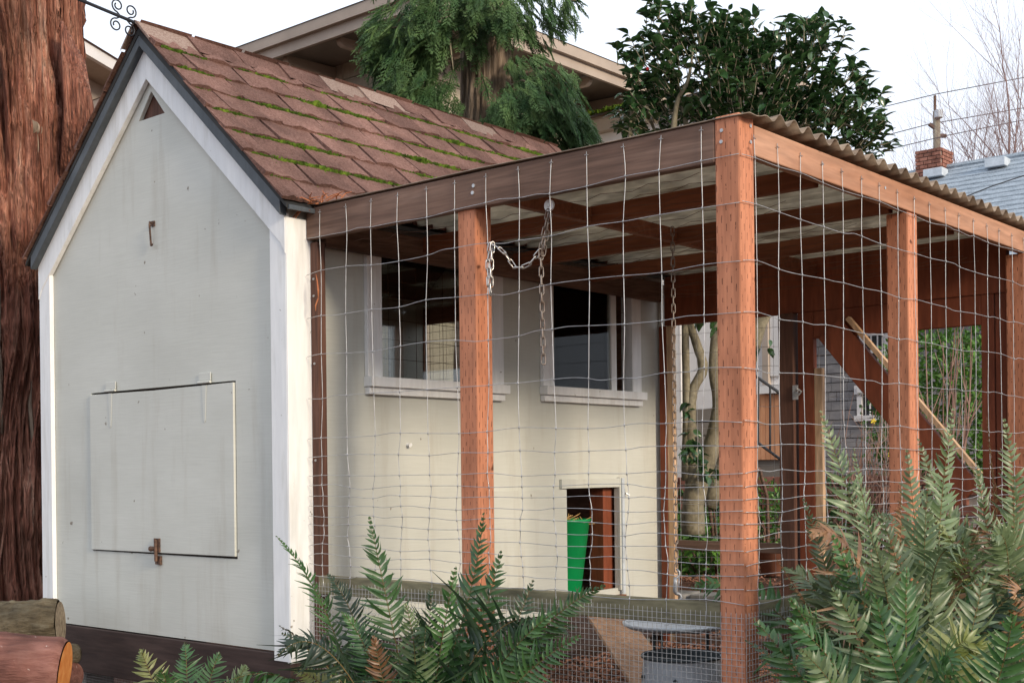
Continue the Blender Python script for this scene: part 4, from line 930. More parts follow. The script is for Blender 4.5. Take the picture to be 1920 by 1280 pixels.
for (a, b, c) in (((842, 10, 8.75), (825, 40, 8.7), (700, 48 + 8, 8.8)), ((905, 60, 9.3), (840, 50, 9.0), (760, 90, 8.9)), ((915, 180, 9.3), (980, 150, 9.1), (1060, 190, 9.0)), ((890, -20, 9.3), (980, -10, 9.3), (1080, 0, 9.3)), ((905, 230, 9.3), (960, 220, 9.1), (1020, 235, 9.0)), ((850, 130, 9.1), (842, 70, 8.8), (850, 130, 8.8))):
    br.tube([at(*a), at(*b), at(*c)], [.014, .010, .004], 6)
br.build('branches', camel_bark, ced, smooth=True)

# camellia: many twisting stems, crown of glossy leaves
cb = at(1308, 900, 8.15); cb.z = .42
cam_t = thing('camellia_tree', cb, 'glossy dark leaved camellia tree rising behind the run roof', 'tree')
def limb(pts, rs, name='trunk', n=10):
    mm = MB(); P = [Vector(p) for p in pts]; o = []; rr = []
    for q in range(len(P) - 1):
        p0, p1, p2, p3 = P[max(q - 1, 0)], P[q], P[q + 1], P[min(q + 2, len(P) - 1)]
        for s_ in range(5):
            t = s_ / 5; o.append(.5 * ((2 * p1) + (p2 - p0) * t + (2 * p0 - 5 * p1 + 4 * p2 - p3) * t * t + (3 * p1 - p0 - 3 * p2 + p3) * t ** 3)); rr.append((rs[q] * (1 - t) + rs[q + 1] * t) * R(.94, 1.06))
    o.append(P[-1]); rr.append(rs[-1]); mm.tube(o, rr, n); return mm.build(name, camel_bark, cam_t, smooth=True)
B = lambda u, v, d=8.1: at(u, v, d)
limb([B(1300, 1000), B(1302, 930), B(1330, 850), B(1346, 760), B(1338, 690), B(1345, 600), B(1350, 500), B(1370, 330), B(1390, 150)], [.075, .07, .055, .036, .032, .032, .03, .022, .008])
limb([B(1298, 960), B(1300, 870), B(1295, 790), B(1300, 730), B(1318, 690), B(1305, 640), B(1290, 590), B(1310, 540), B(1320, 420), B(1290, 250), B(1260, 120)], [.06, .045, .035, .03, .032, .028, .028, .026, .022, .018, .006])
limb([B(1286, 900), B(1287, 750), B(1285, 600), B(1292, 500), B(1260, 330), B(1200, 180)], [.03, .025, .025, .02, .016, .005])
limb([B(1330, 950, 8.4), B(1390, 740, 8.4), B(1420, 620, 8.4), B(1445, 560, 8.4), B(1480, 400, 8.4), B(1540, 200, 8.4)], [.05, .045, .045, .04, .03, .008])
limb([B(1390, 330), B(1460, 250), B(1560, 230), B(1640, 250)], [.02, .015, .01, .004], 'branch')
limb([B(1262, 250, 7.9), B(1270, 190, 7.9), B(1290, 150, 7.9), B(1300, 90, 7.9)], [.02, .015, .012, .004], 'branch')
limb([B(1180, 270, 8.0), B(1185, 180, 8.0), B(1190, 120, 8.0)], [.01, .008, .004], 'branch')
def leaf_mesh():
    mm = MB(); L = .074; wd = .0215; K = 5
    prof = [.15, .85, 1.0, .85, .5, .03]
    for k in range(K + 1):
        f = k / K; z = -.16 * L * f * f * 1.6 + .02 * L; wv = wd * prof[k]
        mm.v.extend(((L * f, wv, z + wv * .45), (L * f, 0, z), (L * f, -wv, z + wv * .45)))
    for k in range(K):
        for e in (0, 1): mm.quad(3 * k + e, 3 * k + 3 + e, 3 * k + e + 4, 3 * k + e + 1)
    return mm
LM = leaf_mesh(); LEAF = LM.mesh('leaf', camel_m, True)
cl_ = MB(); nleaf = 0; tw = MB(); leaf_list = []
blobs = [(1230, 60, 8.1, 52, 55, .3, 60), (1290, 60, 8.1, 75, 48, .35, 95), (1350, 70, 8.1, 60, 50, .4, 80), (1400, 90, 8.1, 80, 55, .5, 130), (1470, 95, 8.2, 80, 48, .5, 100), (1530, 80, 8.2, 50, 45, .4, 45), (1210, 130, 8.0, 55, 60, .35, 80), (1290, 160, 8.1, 95, 70, .5, 170), (1400, 180, 8.1, 110, 75, .6, 230), (1500, 180, 8.2, 90, 65, .5, 170), (1580, 170, 8.2, 60, 45, .4, 70), (1620, 215, 8.2, 45, 45, .4, 60), (1540, 240, 8.1, 90, 45, .5, 130), (1640, 270, 8.2, 35, 30, .35, 35), (1180, 200, 7.9, 32, 55, .25, 38), (1420, 260, 8.3, 160, 60, .6, 210), (1230, 230, 8.2, 80, 45, .4, 85), (1470, 330, 8.5, 160, 45, .5, 120), (1310, 330, 8.5, 130, 45, .4, 80), (1158, 90, 8.0, 12, 20, .1, 4), (1530, 45, 8.2, 25, 18, .2, 9), (1600, 130, 8.2, 18, 30, .2, 8), (1590, 70, 8.2, 8, 12, .1, 3)]
for (u, v, d, ru, rv, rd, n) in blobs:
    c = at(u, v, d)
    for _ in range(int(n * .62)):
        q = Vector((R(-1, 1), R(-1, 1), R(-1, 1)))
        while q.length > 1: q = Vector((R(-1, 1), R(-1, 1), R(-1, 1)))
        p = c + RX * q.x * ru * d / FPX + FW * q.y * rd + Vector((0, 0, q.z * rv * d / FPX))
        od = (p - at(1400, 330, 8.2)).normalized()
        tw_d = (od + Vector((R(-.6, .6), R(-.6, .6), R(-.2, .7)))).normalized()
        tw.tube([p - tw_d * .09, p, p + tw_d * .03], [.0035, .0025, .0015], 4, False)
        for k in range(random.choice((3, 4, 5, 6))):
            dd = (tw_d * .5 + Vector((R(-1, 1), R(-1, 1), R(-.7, .5)))).normalized(); pp = p + tw_d * R(-.07, .03)
            nn = Vector((R(-.5, .5), R(-.5, .5), 1)); nn = (nn - dd * nn.dot(dd)).normalized(); y = nn.cross(dd); s_ = R(.6, 1.35)
            M = Matrix(((dd.x, y.x, nn.x, pp.x), (dd.y, y.y, nn.y, pp.y), (dd.z, y.z, nn.z, pp.z), (0, 0, 0, 1))) @ Matrix.Scale(s_, 4)
            leaf_list.append(((pp - CAM).dot(FW) + R(0, .15), M))
for (u, v, d, n) in ((1300, 560, 8.0, 7), (1315, 590, 8.0, 8), (1335, 575, 8.0, 7), (1282, 570, 8.0, 5), (1345, 610, 8.0, 4), (1465, 545, 8.2, 8), (1430, 650, 8.2, 5), (1290, 770, 8.0, 10), (1300, 820, 8.0, 14), (1285, 850, 8.0, 12), (1330, 880, 8.0, 16), (1310, 860, 8.0, 10)):
    for _ in range(n):
        pp = at(u + R(-14, 14), v + R(-16, 16), d + R(-.1, .1)); dd = Vector((R(-1, 1), R(-1, 1), R(-1.2, .1))).normalized()
        nn = Vector((R(-1, 1), R(-1, 1), 1)); nn = (nn - dd * nn.dot(dd)).normalized(); y = nn.cross(dd)
        leaf_list.append((9 - 3 * (R(0, 1) < .3), Matrix(((dd.x, y.x, nn.x, pp.x), (dd.y, y.y, nn.y, pp.y), (dd.z, y.z, nn.z, pp.z), (0, 0, 0, 1))) @ Matrix.Scale(R(.7, 1.1), 4)))
leaf_list.sort(key=lambda q: q[0])
for i, (_, M) in enumerate(leaf_list):
    if i < 290: link('leaf', LEAF, cam_t, M)
    else: cl_.add([M @ Vector(p) for p in LM.v], LM.f)
cl_.build('crown', camel_m, cam_t, smooth=True, kind='stuff'); tw.build('twigs', camel_bark, cam_t, kind='stuff')
mm = MB()
for (u, v) in ((1204, 122), (1214, 128)):
    c = at(u, v, 7.75)
    for k in range(9): a = R(0, 6.28); mm.tube([c, c + RX * .009 * math.cos(a) + Vector((0, 0, .009 * math.sin(a))) - FW * .004], [.003, .005], 5)
mm.build('blossom', red_fl, cam_t)

# ---------------------------------------------------------------- main house behind
unit = MB(); unit.box(-.5, .5, -.5, .5, -.5, .5)
def unit_mesh(n, mat): return unit.mesh(n, mat)
ec = at(777, -25, 11.0); ec.z -= .20; EAV = ec.z                       # eave corner
hx, hy = ec.x - .75, ec.y + .75                            # wall corner
house = thing('house', (hx - 3, hy + 4, 0), 'two storey house with wide eaves and shingle siding behind the cedar', 'house')
HXa, HYb = hx - 9.5, hy + 7.5
m = MB(); m.box(HXa, hx, hy, HYb, 0, EAV + .1); hwall = m.build('wall', house_wall, house)
# shingle siding pieces: those in sight on their own, the rest joined
sidm = unit_mesh('shingle', house_wall); rest = MB()
def siding(face, a0, a1, z0, z1, vis, ch=.15, parent=None, me=None, rest=None, lo=.25, hi=.5):
    z = z0; r = 0
    while z < z1:
        a = a0
        while a < a1 - .02:
            wdt = min(R(lo, hi), a1 - a); am = a + wdt / 2; zm = z + ch / 2
            c, s_ = face(am, zm, wdt - .008, ch - .002)
            if vis(am, zm): link('shingle', me, parent, Matrix.Translation(c) @ Matrix.Diagonal((*s_, 1)))
            else: rest.box(c.x - s_.x / 2, c.x + s_.x / 2, c.y - s_.y / 2, c.y + s_.y / 2, c.z - s_.z / 2, c.z + s_.z / 2)
            a += wdt
        z += ch; r += 1
def tilt(v): return v
siding(lambda a, z, w_, h_: (Vector((a, hy - .012 - R(0, .006), z)), Vector((w_, .022, h_ - .006))), hx - 7.5, hx - .12, 2.6, EAV, lambda a, z: a > hx - 2.6 and z > EAV - 1.5, .165, hwall, sidm, rest)
siding(lambda a, z, w_, h_: (Vector((hx + .012 + R(0, .006), a, z)), Vector((.022, w_, h_ - .006))), hy + .12, HYb, 2.6, EAV, lambda a, z: a < hy + 3.6 and z > EAV - 1.3, .165, hwall, sidm, rest, .5, 1.1)
rest.build('shingle_siding', house_wall, hwall, kind='stuff')
for a in ((hx - .12, hx + .03, hy - .03, hy + .0, 0, EAV), (hx, hx + .03, hy + .001, hy + .12, 0, EAV)): bx('corner_trim', house_trim, *a, par=house, bev=0)
bx('frieze_board', house_trim, hx + .026, hx + .045, hy, HYb, EAV - .22, EAV + .02, par=house, bev=0)
m = MB(); m.box(HXa - .7, ec.x, ec.y, HYb + .7, EAV + .08, EAV + .1); m.build('soffit', soffit_m, house)
m = MB(); m.box(HXa - .7, ec.x + .02, ec.y - .02, ec.y + .015, EAV + .0, EAV + .17); m.build('fascia', house_trim, house)
m = MB(); m.box(ec.x - .015, ec.x + .02, ec.y + .016, HYb + .7, EAV + .0, EAV + .17); m.build('fascia', house_trim, house)
for ox, a in ((0, 1),):
    m = MB(); m.box(HXa - .75, ec.x + .07, ec.y - .07, ec.y - .021, EAV + .1, EAV + .2); m.build('gutter', house_trim, house)
    m = MB(); m.box(ec.x + .021, ec.x + .07, ec.y - .02, HYb + .75, EAV + .1, EAV + .2); m.build('gutter', house_trim, house)
rp0 = EAV + .205; x0, x1, y0, y1 = HXa - .78, ec.x + .08, ec.y - .08, HYb + .8; rh = 1.9; ins = (y1 - y0) / 2
m = MB(); m.add([(x0, y0, rp0), (x1, y0, rp0), (x1, y1, rp0), (x0, y1, rp0), (x0 + ins, (y0 + y1) / 2, rp0 + rh), (x1 - ins, (y0 + y1) / 2, rp0 + rh)], [(0, 1, 5, 4), (1, 2, 5), (2, 3, 4, 5), (3, 0, 4), (3, 2, 1, 0)]); m.build('roof', house_roof, house)
raf = MB()   # rafter tail with rounded end, pointing to -Y / +X
prof = [(0, .03), (.60, .03), (.645, .05), (.66, .085), (.645, .115), (0, .14)]
def tail(o, d, wd):
    d = Vector(d); s_ = d.cross(Vector((0, 0, 1))); mm = MB(); mm.prism([Vector(o) + d * a + Vector((0, 0, b)) - s_ * wd / 2 for a, b in prof], s_ * wd); return mm.build('rafter_tail', house_trim, house, bev=.01)
x = hx - .35
while x > HXa + .2: tail((x, hy, EAV - .07), (0, -1, 0), .065); x -= .78
y = hy + .35
while y < HYb: tail((hx, y, EAV - .07), (1, 0, 0), .065); y += .78
# porch wing with pale walls, gutter and mossy roof edge
PZt = at(1150, 222, 13.2).z; PY = hy + 2.55; PD = .5
def gx0(u, y):
    k = (u - 960) / FPX; d = FW + RX * k; t = (y - CAM.y) / d.y; return CAM.x + d.x * t
PX1 = gx0(1478, PY); PB = 1.72
m = MB(); m.box(hx + .001, PX1, PY, PY + PD, PB, PZt); porch = m.build('porch_wall', house_white, house)
m = MB(); m.box(hx + .03, PX1 + .05, PY - .1, PY + PD, PZt + .001, PZt + .16); m.build('porch_gutter', house_trim, house)
m = MB(); m.add([(hx + .02, PY - .12, PZt + .163), (PX1 + .06, PY - .12, PZt + .163), (PX1 + .06, PY + PD, PZt + .163), (hx + .02, PY + PD, PZt + .163), (hx + .02, PY + PD * .9, PZt + .3), (PX1 - .4, PY + PD * .9, PZt + .3)], [(0, 1, 5, 4), (1, 2, 5), (2, 3, 4, 5), (3, 0, 4), (3, 2, 1, 0)]); m.build('porch_roof', house_roof, house)
moss = MB()
for _ in range(1500): tuft(Vector((R(hx + .1, PX1), PY - .2 + R(-.015, .02), PZt + .165 + R(0, .015))), R(.012, .03), Vector((R(-.5, .5), -.4, 1)).normalized())
moss.build('moss', mossm, house, kind='stuff')
# porch face panels: window with frame, cladding under it
def pan(u0, u1, v0, v1, y, mat, name, th=.03, par=None):
    """a board on the porch face plane Y=y, its edges taken from bearings"""
    def X(u):
        k = (u - 960) / FPX; o = CAM; d = FW + RX * k; t = (y - o.y) / d.y; return o.x + d.x * t, t
    xa, da = X(u0); xb, db = X(u1); dm = (da + db) / 2
    za = CAM.z + (876 - v1) * dm / FPX; zb = CAM.z + (876 - v0) * dm / FPX
    return bx(name, mat, xa, xb, y - th, y - .001, za, zb, par=par or house, bev=0)
wf = pan(1437, 1448, 545, 735, PY, house_trim, 'window_trim', .06); pan(1449, 1480, 560, 705, PY, house_white, 'window_pane', .03); pan(1430, 1500, 722, 738, PY, house_white, 'window_sill', .09)
pan(1255, 1284, 530, 1010, PY, house_white, 'porch_corner_board', .05)
bl = at(1300, 870, 12.6)
k = 0; u = 1412
for i in range(10):
    pan(u + i * 9, u + i * 9 + 8.4, 740, 862, PY, cedar_panel, 'cladding_board', .03)
m = MB(); m.box(hx + .002, PX1 - .02, PY + .001, PY + PD, .2, PB - .001); base = m.build('porch_base', soffit_m, house)
r2 = MB(); brsh = unit_mesh('shingle', soffit_m)
siding(lambda a, z, w_, h_: (Vector((a, PY - .012 - R(0, .01), z)), Vector((w_, .024, h_ - .012))), hx + .05, PX1 - .45, .5, PB - .02, lambda a, z: True, .14, base, brsh, r2, .3, .55)
# black stair rail
rl = thing('stair_railing', at(1440, 860, 10.5), 'thin black metal stair railing beside the orange cladding', 'railing')
P_ = lambda u, v: at(u, v, 10.6)
mm = MB(); mm.tube([P_(1392, 686), P_(1420, 706), P_(1480, 748)], .013, 6); mm.build('top_rail', iron, rl)
mm = MB(); mm.tube([P_(1392, 810), P_(1420, 828), P_(1480, 872)], .012, 6); mm.build('bottom_rail', iron, rl)
for u in (1400, 1422, 1444, 1468): mm = MB(); mm.tube([P_(u, 706 + (u - 1420) * .7), P_(u, 828 + (u - 1420) * .73)], .010, 6); mm.build('baluster', iron, rl)
# ---------------------------------------------------------------- house glimpsed at the far left
lh = at(150, 170, 17); e0 = at(120, 182, 16); e1 = at(300, 88, 18.5)
nb = thing('house', (e0.x - 2, e0.y + 3, 0), 'house with a brown shingle hip roof and pale gutter behind the big cedar trunk', 'house')
dr = (e1 - e0); dr.z = 0; dr.normalize(); bk = Vector((-dr.y, dr.x, 0)); bk = bk if bk.dot(FW) > 0 else -bk
Zl = (e0.z + e1.z) / 2
cnr = e0 + dr * 4.2; cnr.z = Zl; far_ = e0 - dr * 5; far_.z = Zl
def slab(o, l, d, z0, z1, name, mat, w0=0): 
    mm = MB(); a = Vector((o.x, o.y, z0)); mm.prism([a, a + dr * l, a + dr * l + bk * d, a + bk * d], (0, 0, z1 - z0)); return mm.build(name, mat, nb)
slab(far_ + bk * .5, 8.5, 6, 0, Zl - .02, 'wall', house_trim)
slab(far_ - bk * .02, 9.3, .07, Zl - .02, Zl + .14, 'gutter', house_white); slab(far_ + bk * .06, 9.2, 7, Zl - .015, Zl + .10, 'soffit', house_trim)
a = far_ - bk * .06; m = MB(); z_ = Zl + .145; q = [a, a + dr * 9.35, a + dr * 9.35 + bk * 7.2, a + bk * 7.2]; q = [(p.x, p.y, z_) for p in q]
rA = a + dr * 2.5 + bk * 3.6; rB = a + dr * 6.0 + bk * 3.6
m.add(q + [(rA.x, rA.y, z_ + 1.35), (rB.x, rB.y, z_ + 1.35)], [(0, 1, 5, 4), (1, 2, 5), (2, 3, 4, 5), (3, 0, 4), (3, 2, 1, 0)]); m.build('roof', house_roof, nb)

# ---------------------------------------------------------------- grey house with blue roof at the right
YN = 18.0
def gx(u, y):
    k = (u - 960) / FPX; d = FW + RX * k; t = (y - CAM.y) / d.y; return CAM.x + d.x * t, t
xa, da = gx(1560, YN); xe, de = gx(1780, YN)
EV = CAM.z + (868 - 566) * de / FPX
gh = thing('house', (xa + 5, YN + 4, 0), 'grey shingled house with a blue grey roof and brick chimney beyond the run', 'house')
XA, XB = xa - 2.5, xa + 16
m = MB(); m.box(XA, XB, YN, YN + 8, 0, EV + .05); gwall = m.build('wall', grey_sh, gh)
r3 = MB(); gsm = unit_mesh('shingle', grey_sh)
siding(lambda a, z, w_, h_: (Vector((a, YN - .015 - R(0, .01), z)), Vector((w_, .03, h_ - .016))), xa - 1, xa + 6, .3, EV - .3, lambda a, z: 0 < a - xa < 2.6 and .8 < z < 3.1, .17, gwall, gsm, r3, .16, .34)
r3.build('shingle_siding', grey_sh, gwall, kind='stuff')
bx('fascia', house_white, XA - .4, XB + .4, YN - .58, YN - .55, EV - .02, EV + .14, par=gh, bev=0)
bx('soffit', soffit_m, XA - .4, XB + .4, YN - .549, YN - .001, EV + .05, EV + .08, par=gh, bev=0)
# roof: ridge along X
xr_, dr_ = gx(1725, YN + 4.2); RZ = CAM.z + (870 - 322) * dr_ / FPX
m = MB(); th = .12
m.prism([(XA - .5, YN - .62, EV + .10), (XA - .5, YN + 4.2, RZ - .02), (XA - .5, YN + 9, EV + .10), (XA - .5, YN + 9, EV + .02), (XA - .5, YN + 4.2, RZ - .1), (XA - .5, YN - .62, EV + .02)], (XB - XA + 1, 0, 0)); groof = m.build('roof', blue_roof, gh)
sl_n = Vector((0, 4.82, RZ - EV - .12)); slen = sl_n.length; sdir = sl_n.normalized()
r4 = MB(); NR = 26
for i in range(NR):
    p = Vector((0, YN - .62, EV + .105)) + sdir * (slen * i / NR)
    r4.add([(XA - .5, p.y, p.z + .03), (XB + .5, p.y, p.z + .03), (XB + .5, p.y + sdir.y * slen / NR, p.z + sdir.z * slen / NR + .004), (XA - .5, p.y + sdir.y * slen / NR, p.z + sdir.z * slen / NR + .004), (XA - .5, p.y, p.z), (XB + .5, p.y, p.z)], [(0, 1, 2, 3), (4, 5, 1, 0)])
r4.build('shingle_courses', blue_roof, groof, kind='stuff')
m = MB(); m.tube([(XA - .5, YN + 4.2, RZ + .0), (XB + .5, YN + 4.2, RZ + .0)], .07, 6); m.build('ridge_cap', blue_roof, groof)
for u, v in ((1762, 330), (1878, 302)):
    q = .93; xx, dd = gx(u, YN - .62 + 4.82 * q); p = Vector((xx, YN - .62 + 4.82 * q, EV + .12 + (RZ - EV - .12) * q)); mm = MB(); mm.box(p.x - .2, p.x + .2, p.y - .2, p.y + .12, p.z - .03, p.z + .14); mm.build('roof_vent', tin, groof, bev=.01)
cx_, cdp = gx(1758, YN + 4.2); cw = .27
bu = unit_mesh('brick', brick_m)
mm = MB(); mm.box(cx_ - cw + .02, cx_ + cw - .02, YN + 3.92, YN + 4.48, RZ - .3, RZ + .36); chm = mm.build('chimney', mortar, gh)
for r_ in range(8):
    z = RZ - .24 + r_ * .078
    for i in range(4):
        a = cx_ - cw + (i - (.5 if r_ % 2 else 0)) * .18; a0, a1 = max(a, cx_ - cw), min(a + .165, cx_ + cw)
        if a1 - a0 > .03: link('brick', bu, chm, Matrix.Translation(((a0 + a1) / 2, YN + 3.905, z + .03)) @ Matrix.Diagonal((a1 - a0, .05, .062, 1)))
        b = YN + 3.88 + (i - (.5 if r_ % 2 == 0 else 0)) * .18; b0, b1 = max(b, YN + 3.935), min(b + .165, YN + 4.5)
        if b1 - b0 > .03:
            for xx in (cx_ + cw - .01,): link('brick', bu, chm, Matrix.Translation((xx, (b0 + b1) / 2, z + .03)) @ Matrix.Diagonal((.05, b1 - b0, .062, 1)))
def gwin(u0, u1, v0, v1, bars):
    x0, d0 = gx(u0, YN); x1, d1 = gx(u1, YN); d = (d0 + d1) / 2; z0 = CAM.z + (870 - v1) * d / FPX; z1 = CAM.z + (870 - v0) * d / FPX; f = .09
    m = MB(); m.box(x0, x0 + f, YN - .09, YN - .03, z0, z1); m.box(x1 - f, x1, YN - .09, YN - .03, z0, z1); m.box(x0 - .04, x1 + .04, YN - .11, YN - .03, z1 + .001, z1 + .16); m.box(x0 - .04, x1 + .04, YN - .13, YN - .03, z0 - .1, z0 - .001)
    wn = m.build('window', house_white, gh); m = MB(); m.box(x0 + f, x1 - f, YN - .05, YN - .034, z0, z1); m.build('pane', dark_glass, wn)
    m = MB()
    for i in range(1, 3): xx = x0 + f + (x1 - x0 - 2 * f) * i / 3; m.box(xx - .012, xx + .012, YN - .066, YN - .051, z0, z1)
    for zz in bars: zz = z0 + (z1 - z0) * zz; m.box(x0 + f, x1 - f, YN - .072, YN - .0665, zz - .018, zz + .018)
    m.build('muntin', house_white, wn)
gwin(1618, 1672, 592, 722, (.5, .75)); gwin(1613, 1660, 700, 768, (.5,)) if False else None
gwin(1612, 1674, 735, 775, ())
# ---------------------------------------------------------------- garden behind the run
# stone edging, each stone its own part
ed = thing('stone_edging', (1.0, 3.2, .2), 'row of grey flat stones edging the raised bed behind the run', 'stone edging')
x = -1.2
while x < 3.2:
    wd = R(.22, .45)
    for lv in range(2):
        mm = MB(); dx = R(-.06, .06); zz = .14 + lv * .125
        mm.box(x + dx + .006, x + wd + dx - .006, 3.06 + R(-.03, .03), 3.40, zz + .003, zz + .12 + R(-.006, .002)); mm.build('stone', stone_m, ed, bev=.018)
    x += wd
pl = at(1450, 1075, 8.3); pl.z = .44
t = thing('terracotta_pot', pl, 'small terracotta pot standing on the raised bed behind the run', 'pot')
mm = MB(); mm.lathe([(0, 0), (.075, 0), (.105, .16), (.118, .16), (.118, .205), (.1, .205), (.09, .15), (0, .14)], pl, 28); mm.build('pot_body', terracotta, t, smooth=True)
# rusty hoop trellis
t = thing('hoop_trellis', at(1380, 1085, 8.4), 'brown bent cane hoop arching over the raised bed behind the run', 'hoop')
Q = lambda u, v: at(u, v, 8.4)
for pts, r in (([(1346, 1085), (1332, 960), (1326, 915), (1338, 885), (1360, 868), (1395, 862), (1425, 880), (1438, 930), (1440, 1000), (1436, 1085)], .013), ([(1350, 1085), (1338, 950), (1345, 905), (1362, 885), (1395, 880), (1420, 905)], .008), ([(1420, 970), (1432, 990), (1440, 1020)], .006), ([(1331, 890), (1336, 920), (1350, 925)], .006)):
    mm = MB(); P = [Q(*p) for p in pts]; mm.tube(P, r, 7); mm.build('cane', rusty, t, smooth=True)
# brick pile / low brick wall behind
bw = thing('brick_wall', at(1440, 930, 10.6), 'low weathered brick wall behind the hoop in the garden', 'wall')
o = at(1400, 900, 10.4); o.z = .40; bwm = unit_mesh('brick', brick_m); mm = MB(); mm.box(o.x - 1.3, o.x + 1.9, o.y + .02, o.y + .2, .3, 1.05); mm.build('mortar_core', mortar, bw)
for r_ in range(9):
    for i in range(14):
        link('brick', bwm, bw, Matrix.Translation((o.x - 1.2 + i * .225 + (.11 if r_ % 2 else 0), o.y + .012 + R(-.006, .006), .44 + r_ * .075)) @ Matrix.Diagonal((.21, .09, .064, 1)))
def bush(name, c, rad, n, leaf, mat, label, cat, stems=8, bark=twig_m, flat=.5):
    c = Vector(c); t = thing(name, (c.x, c.y, .42), label, cat); mm = MB()
    for _ in range(n):
        q = Vector((R(-1, 1), R(-1, 1), R(-1, 1)))
        while q.length > 1 or q.length < .35: q = Vector((R(-1, 1), R(-1, 1), R(-1, 1)))
        k = 1 + .18 * noise.noise(q * 3 + c); p = c + Vector((q.x * rad[0], q.y * rad[1], q.z * rad[2])) * k
        d = (q.normalized() * .6 + Vector((R(-1, 1), R(-1, 1), R(-.6, 1)))).normalized(); nn = (q.normalized() + Vector((R(-.7, .7), R(-.7, .7), R(0, 1.2)))); nn = (nn - d * nn.dot(d)).normalized(); y = nn.cross(d); L = leaf * R(.7, 1.3); wv = L * .28; b = len(mm.v)
        mm.v.extend((tuple(p), tuple(p + d * L * .5 + y * wv + nn * wv * .3), tuple(p + d * L - nn * L * .1), tuple(p + d * L * .5 - y * wv + nn * wv * .3))); mm.f.append((b, b + 1, b + 2)); mm.f.append((b, b + 2, b + 3)); mm.m += [0, 0]
    mm.build('foliage', mat, t, kind='stuff'); mm = MB()
    for _ in range(stems):
        a = R(0, 6.28); e = c + Vector((math.cos(a) * rad[0] * .6, math.sin(a) * rad[1] * .6, rad[2] * R(-.2, .6))); mm.tube([(c.x + R(-.05, .05), c.y + R(-.05, .05), .40), (Vector((c.x, c.y, c.z - rad[2] * .5)) + e) / 2, e], [.014, .01, .004], 5)
    mm.build('stems', bark, t); return t
hd = at(1790, 745, 10.0); hd.z = max(hd.z, 1.4)
bush('rounded_hedge', (hd.x, hd.y, 1.5), (.7, .62, .86), 6500, .06, hedge_leaf, 'rounded bright green hedge shrub behind the run door', 'hedge')
p = at(1310, 1030, 8.6); bush('low_shrub', (p.x, p.y, .62), (.34, .3, .22), 900, .06, hedge_leaf, 'low variegated green shrub under the camellia stems', 'shrub')
p = at(1300, 980, 8.9); bush('low_shrub', (p.x - .1, p.y + .3, .7), (.35, .3, .28), 700, .08, camel_m, 'dark leafy shrub at the foot of the camellia', 'shrub')
p = at(1445, 970, 9.2); bush('low_shrub', (p.x, p.y, .72), (.28, .3, .32), 900, .045, hedge_leaf, 'small leaved green shrub beside the brown hoop', 'shrub')
p = at(1360, 1000, 9.3); bush('low_shrub', (p.x, p.y, .66), (.3, .3, .26), 700, .055, fern_m[0], 'deep green shrub behind the brown hoop', 'shrub')
p = at(1540, 990, 9.6); bush('low_shrub', (p.x, p.y, .75), (.5, .3, .34), 900, .05, fern_m[0], 'deep green shrub behind the closed run door', 'shrub')
def twigs(name, base, n, spread, h, mat, label, cat, r0=.008, fl=0):
    base = Vector(base); t = thing(name, base, label, cat); mm = MB(); ends = []
    for _ in range(n):
        a = R(0, 6.28); d = Vector((math.cos(a) * spread * R(.2, 1), math.sin(a) * spread * R(.2, 1), h * R(.6, 1))); k = R(.4, .7)
        p1 = base + d * k + Vector((R(-.05, .05), R(-.05, .05), .08)); p2 = base + d; mm.tube([base + Vector((R(-.06, .06), R(-.06, .06), 0)), p1, p2], [r0, r0 * .7, r0 * .3], 5, False); ends.append(p2)
        for _ in range(3):
            q = R(.35, .9); s_ = base.lerp(p1, q / .6) if q < .6 else p1.lerp(p2, (q - .6) / .4); e = s_ + Vector((R(-1, 1) * spread * .4, R(-1, 1) * spread * .4, h * R(.1, .35))); mm.tube([s_, (s_ + e) / 2 + Vector((0, 0, .03)), e], [r0 * .5, r0 * .35, r0 * .2], 4, False); ends.append(e)
    mm.build('twigs', mat, t)
    if fl:
        for e in random.sample(ends, min(fl, len(ends))):
            mm = MB()
            for k in range(5): a = 6.28 * k / 5; mm.tube([e, e + RX * .02 * math.cos(a) + Vector((0, 0, .02 * math.sin(a)))], [.003, .008], 4)
            mm.build('flower', yellow, t)
    return t
p = at(1625, 900, 9.0); twigs('forsythia_shrub', (p.x, p.y, .42), 34, .55, 1.15, twig_m, 'bare arching forsythia twigs with a few yellow flowers behind the door brace', 'shrub', .006, 5)
p = at(1775, 900, 9.2); twigs('bare_shrub', (p.x, p.y, .42), 11, .42, 1.9, twig_m, 'bare upright brown twigs before the rounded hedge', 'shrub', .009)
p = at(1700, 900, 9.4); twigs('bare_shrub', (p.x, p.y, .42), 14, .5, 1.2, twig_m, 'low tangled bare brown twigs between the door and the hedge', 'shrub', .007)
# ---------------------------------------------------------------- far right: pole, wires, bare trees
pb = at(1757, 300, 42)
pole = thing('utility_pole', (pb.x, pb.y, 0), 'wooden utility pole rising behind the brick chimney', 'utility pole')
zt = lambda v: at(1757, v, 42).z
mm = MB(); mm.tube([(pb.x, pb.y, 0), (pb.x, pb.y, zt(208))], [.16, .12], 10); mm.build('pole', pole_wood, pole, smooth=True)
mm = MB(); mm.tube([(pb.x - .05, pb.y, zt(206)), (pb.x - .05, pb.y, zt(178))], .05, 8); mm.build('top_pin', rusty, pole)
for (u0, v0, u1, v1) in ((1757, 243, 1742, 232), (1757, 254, 1774, 254)): mm = MB(); mm.tube([at(u0, v0, 42), at(u1, v1, 42)], .07, 6); mm.build('insulator_arm', rusty, pole)
mm = MB(); mm.tube([at(1757 + 3, 220, 41.8), at(1757 + 3, 206, 41.8)], .14, 10); mm.build('fitting', tin, pole)
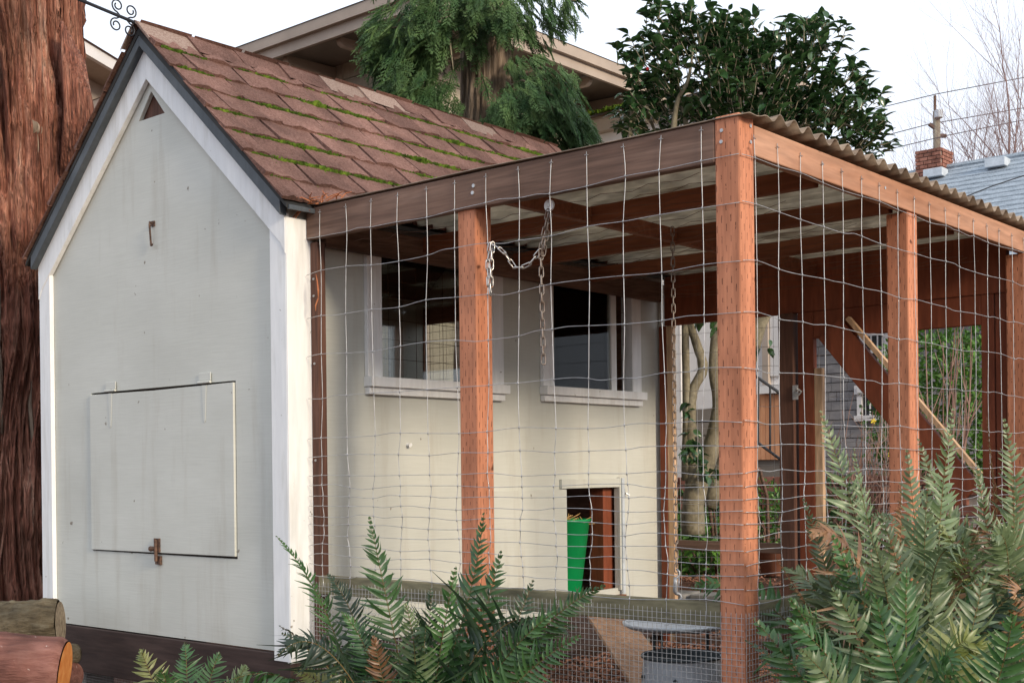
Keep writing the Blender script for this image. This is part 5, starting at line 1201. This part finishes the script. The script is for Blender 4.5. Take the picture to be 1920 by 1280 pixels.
for lab, pts in (('topmost thin power line crossing the sky behind the chimney', [(1560, 226, 38), (1655, 200, 40), (1754, 176, 42), (1880, 152, 44), (1990, 132, 46)]), ('middle thin power line crossing the sky behind the chimney', [(1560, 288, 38), (1665, 252, 40), (1742, 232, 42), (1900, 205, 44), (1990, 190, 46)]), ('lowest thin power line crossing the sky behind the chimney', [(1560, 304, 38), (1680, 276, 40), (1772, 254, 42), (1900, 228, 44), (1990, 212, 46)])):
    mm = MB(); mm.tube([at(*p) for p in pts], .015, 5, False); mm.build('power_line', iron, label=lab, cat='power line')
# service cable across the blue roof
mm = MB(); mm.tube([at(1800, 372, 16), at(1860, 348, 16), at(1990, 305, 16)], .008, 5, False); mm.build('service_cable', iron, label='thin dark cable sagging before the blue grey roof', cat='cable')
def bare_tree(base, h, seed, label, lean):
    rs = random.Random(seed); t = thing('bare_tree', base, label, 'tree', 'bare winter trees'); mt = MB(); mb = MB()
    def grow(p, d, L, r, lv, mm):
        pts = [p]; rr = [r]; q = p
        for i in range(4):
            d = (d + Vector((rs.uniform(-.16, .16), rs.uniform(-.16, .16), rs.uniform(-.02, .14)))).normalized(); q = q + d * L / 4; pts.append(q); rr.append(r * (1 - .14 * (i + 1)))
        mm.tube(pts, rr, 6 if lv < 2 else 4, False)
        if lv >= 5: return
        for k in range(4):
            ii = rs.choice((1, 2, 3, 4)) if lv else rs.choice((2, 3, 4)); a = rs.uniform(0, 6.28); sp = rs.uniform(.45, 1.0)
            nd = (d + Vector((math.cos(a), math.sin(a), rs.uniform(-.2, .5))) * sp).normalized(); grow(pts[ii], nd, L * rs.uniform(.55, .8), rr[ii] * .6, lv + 1, mb)
        grow(pts[-1], d, L * .75, rr[-1], lv + 1, mb)
    grow(Vector(base), (Vector((0, 0, 1)) + lean).normalized(), h, .2, 0, mt); mt.build('trunk', far_twig, t); mb.build('branches', far_twig, t)
p = at(1905, 700, 33); p.z = 0; bare_tree(p, 5.0, 5, 'spreading bare winter tree behind the blue grey roof ridge', -RX * .15)
p = at(1815, 700, 34); p.z = 0; bare_tree(p, 3.8, 11, 'slender bare winter tree just beside the brick chimney', RX * .05)
p = at(1870, 700, 38); p.z = 0; bare_tree(p, 4.8, 23, 'bare winter tree with reddish twigs behind the spreading one', RX * .0)
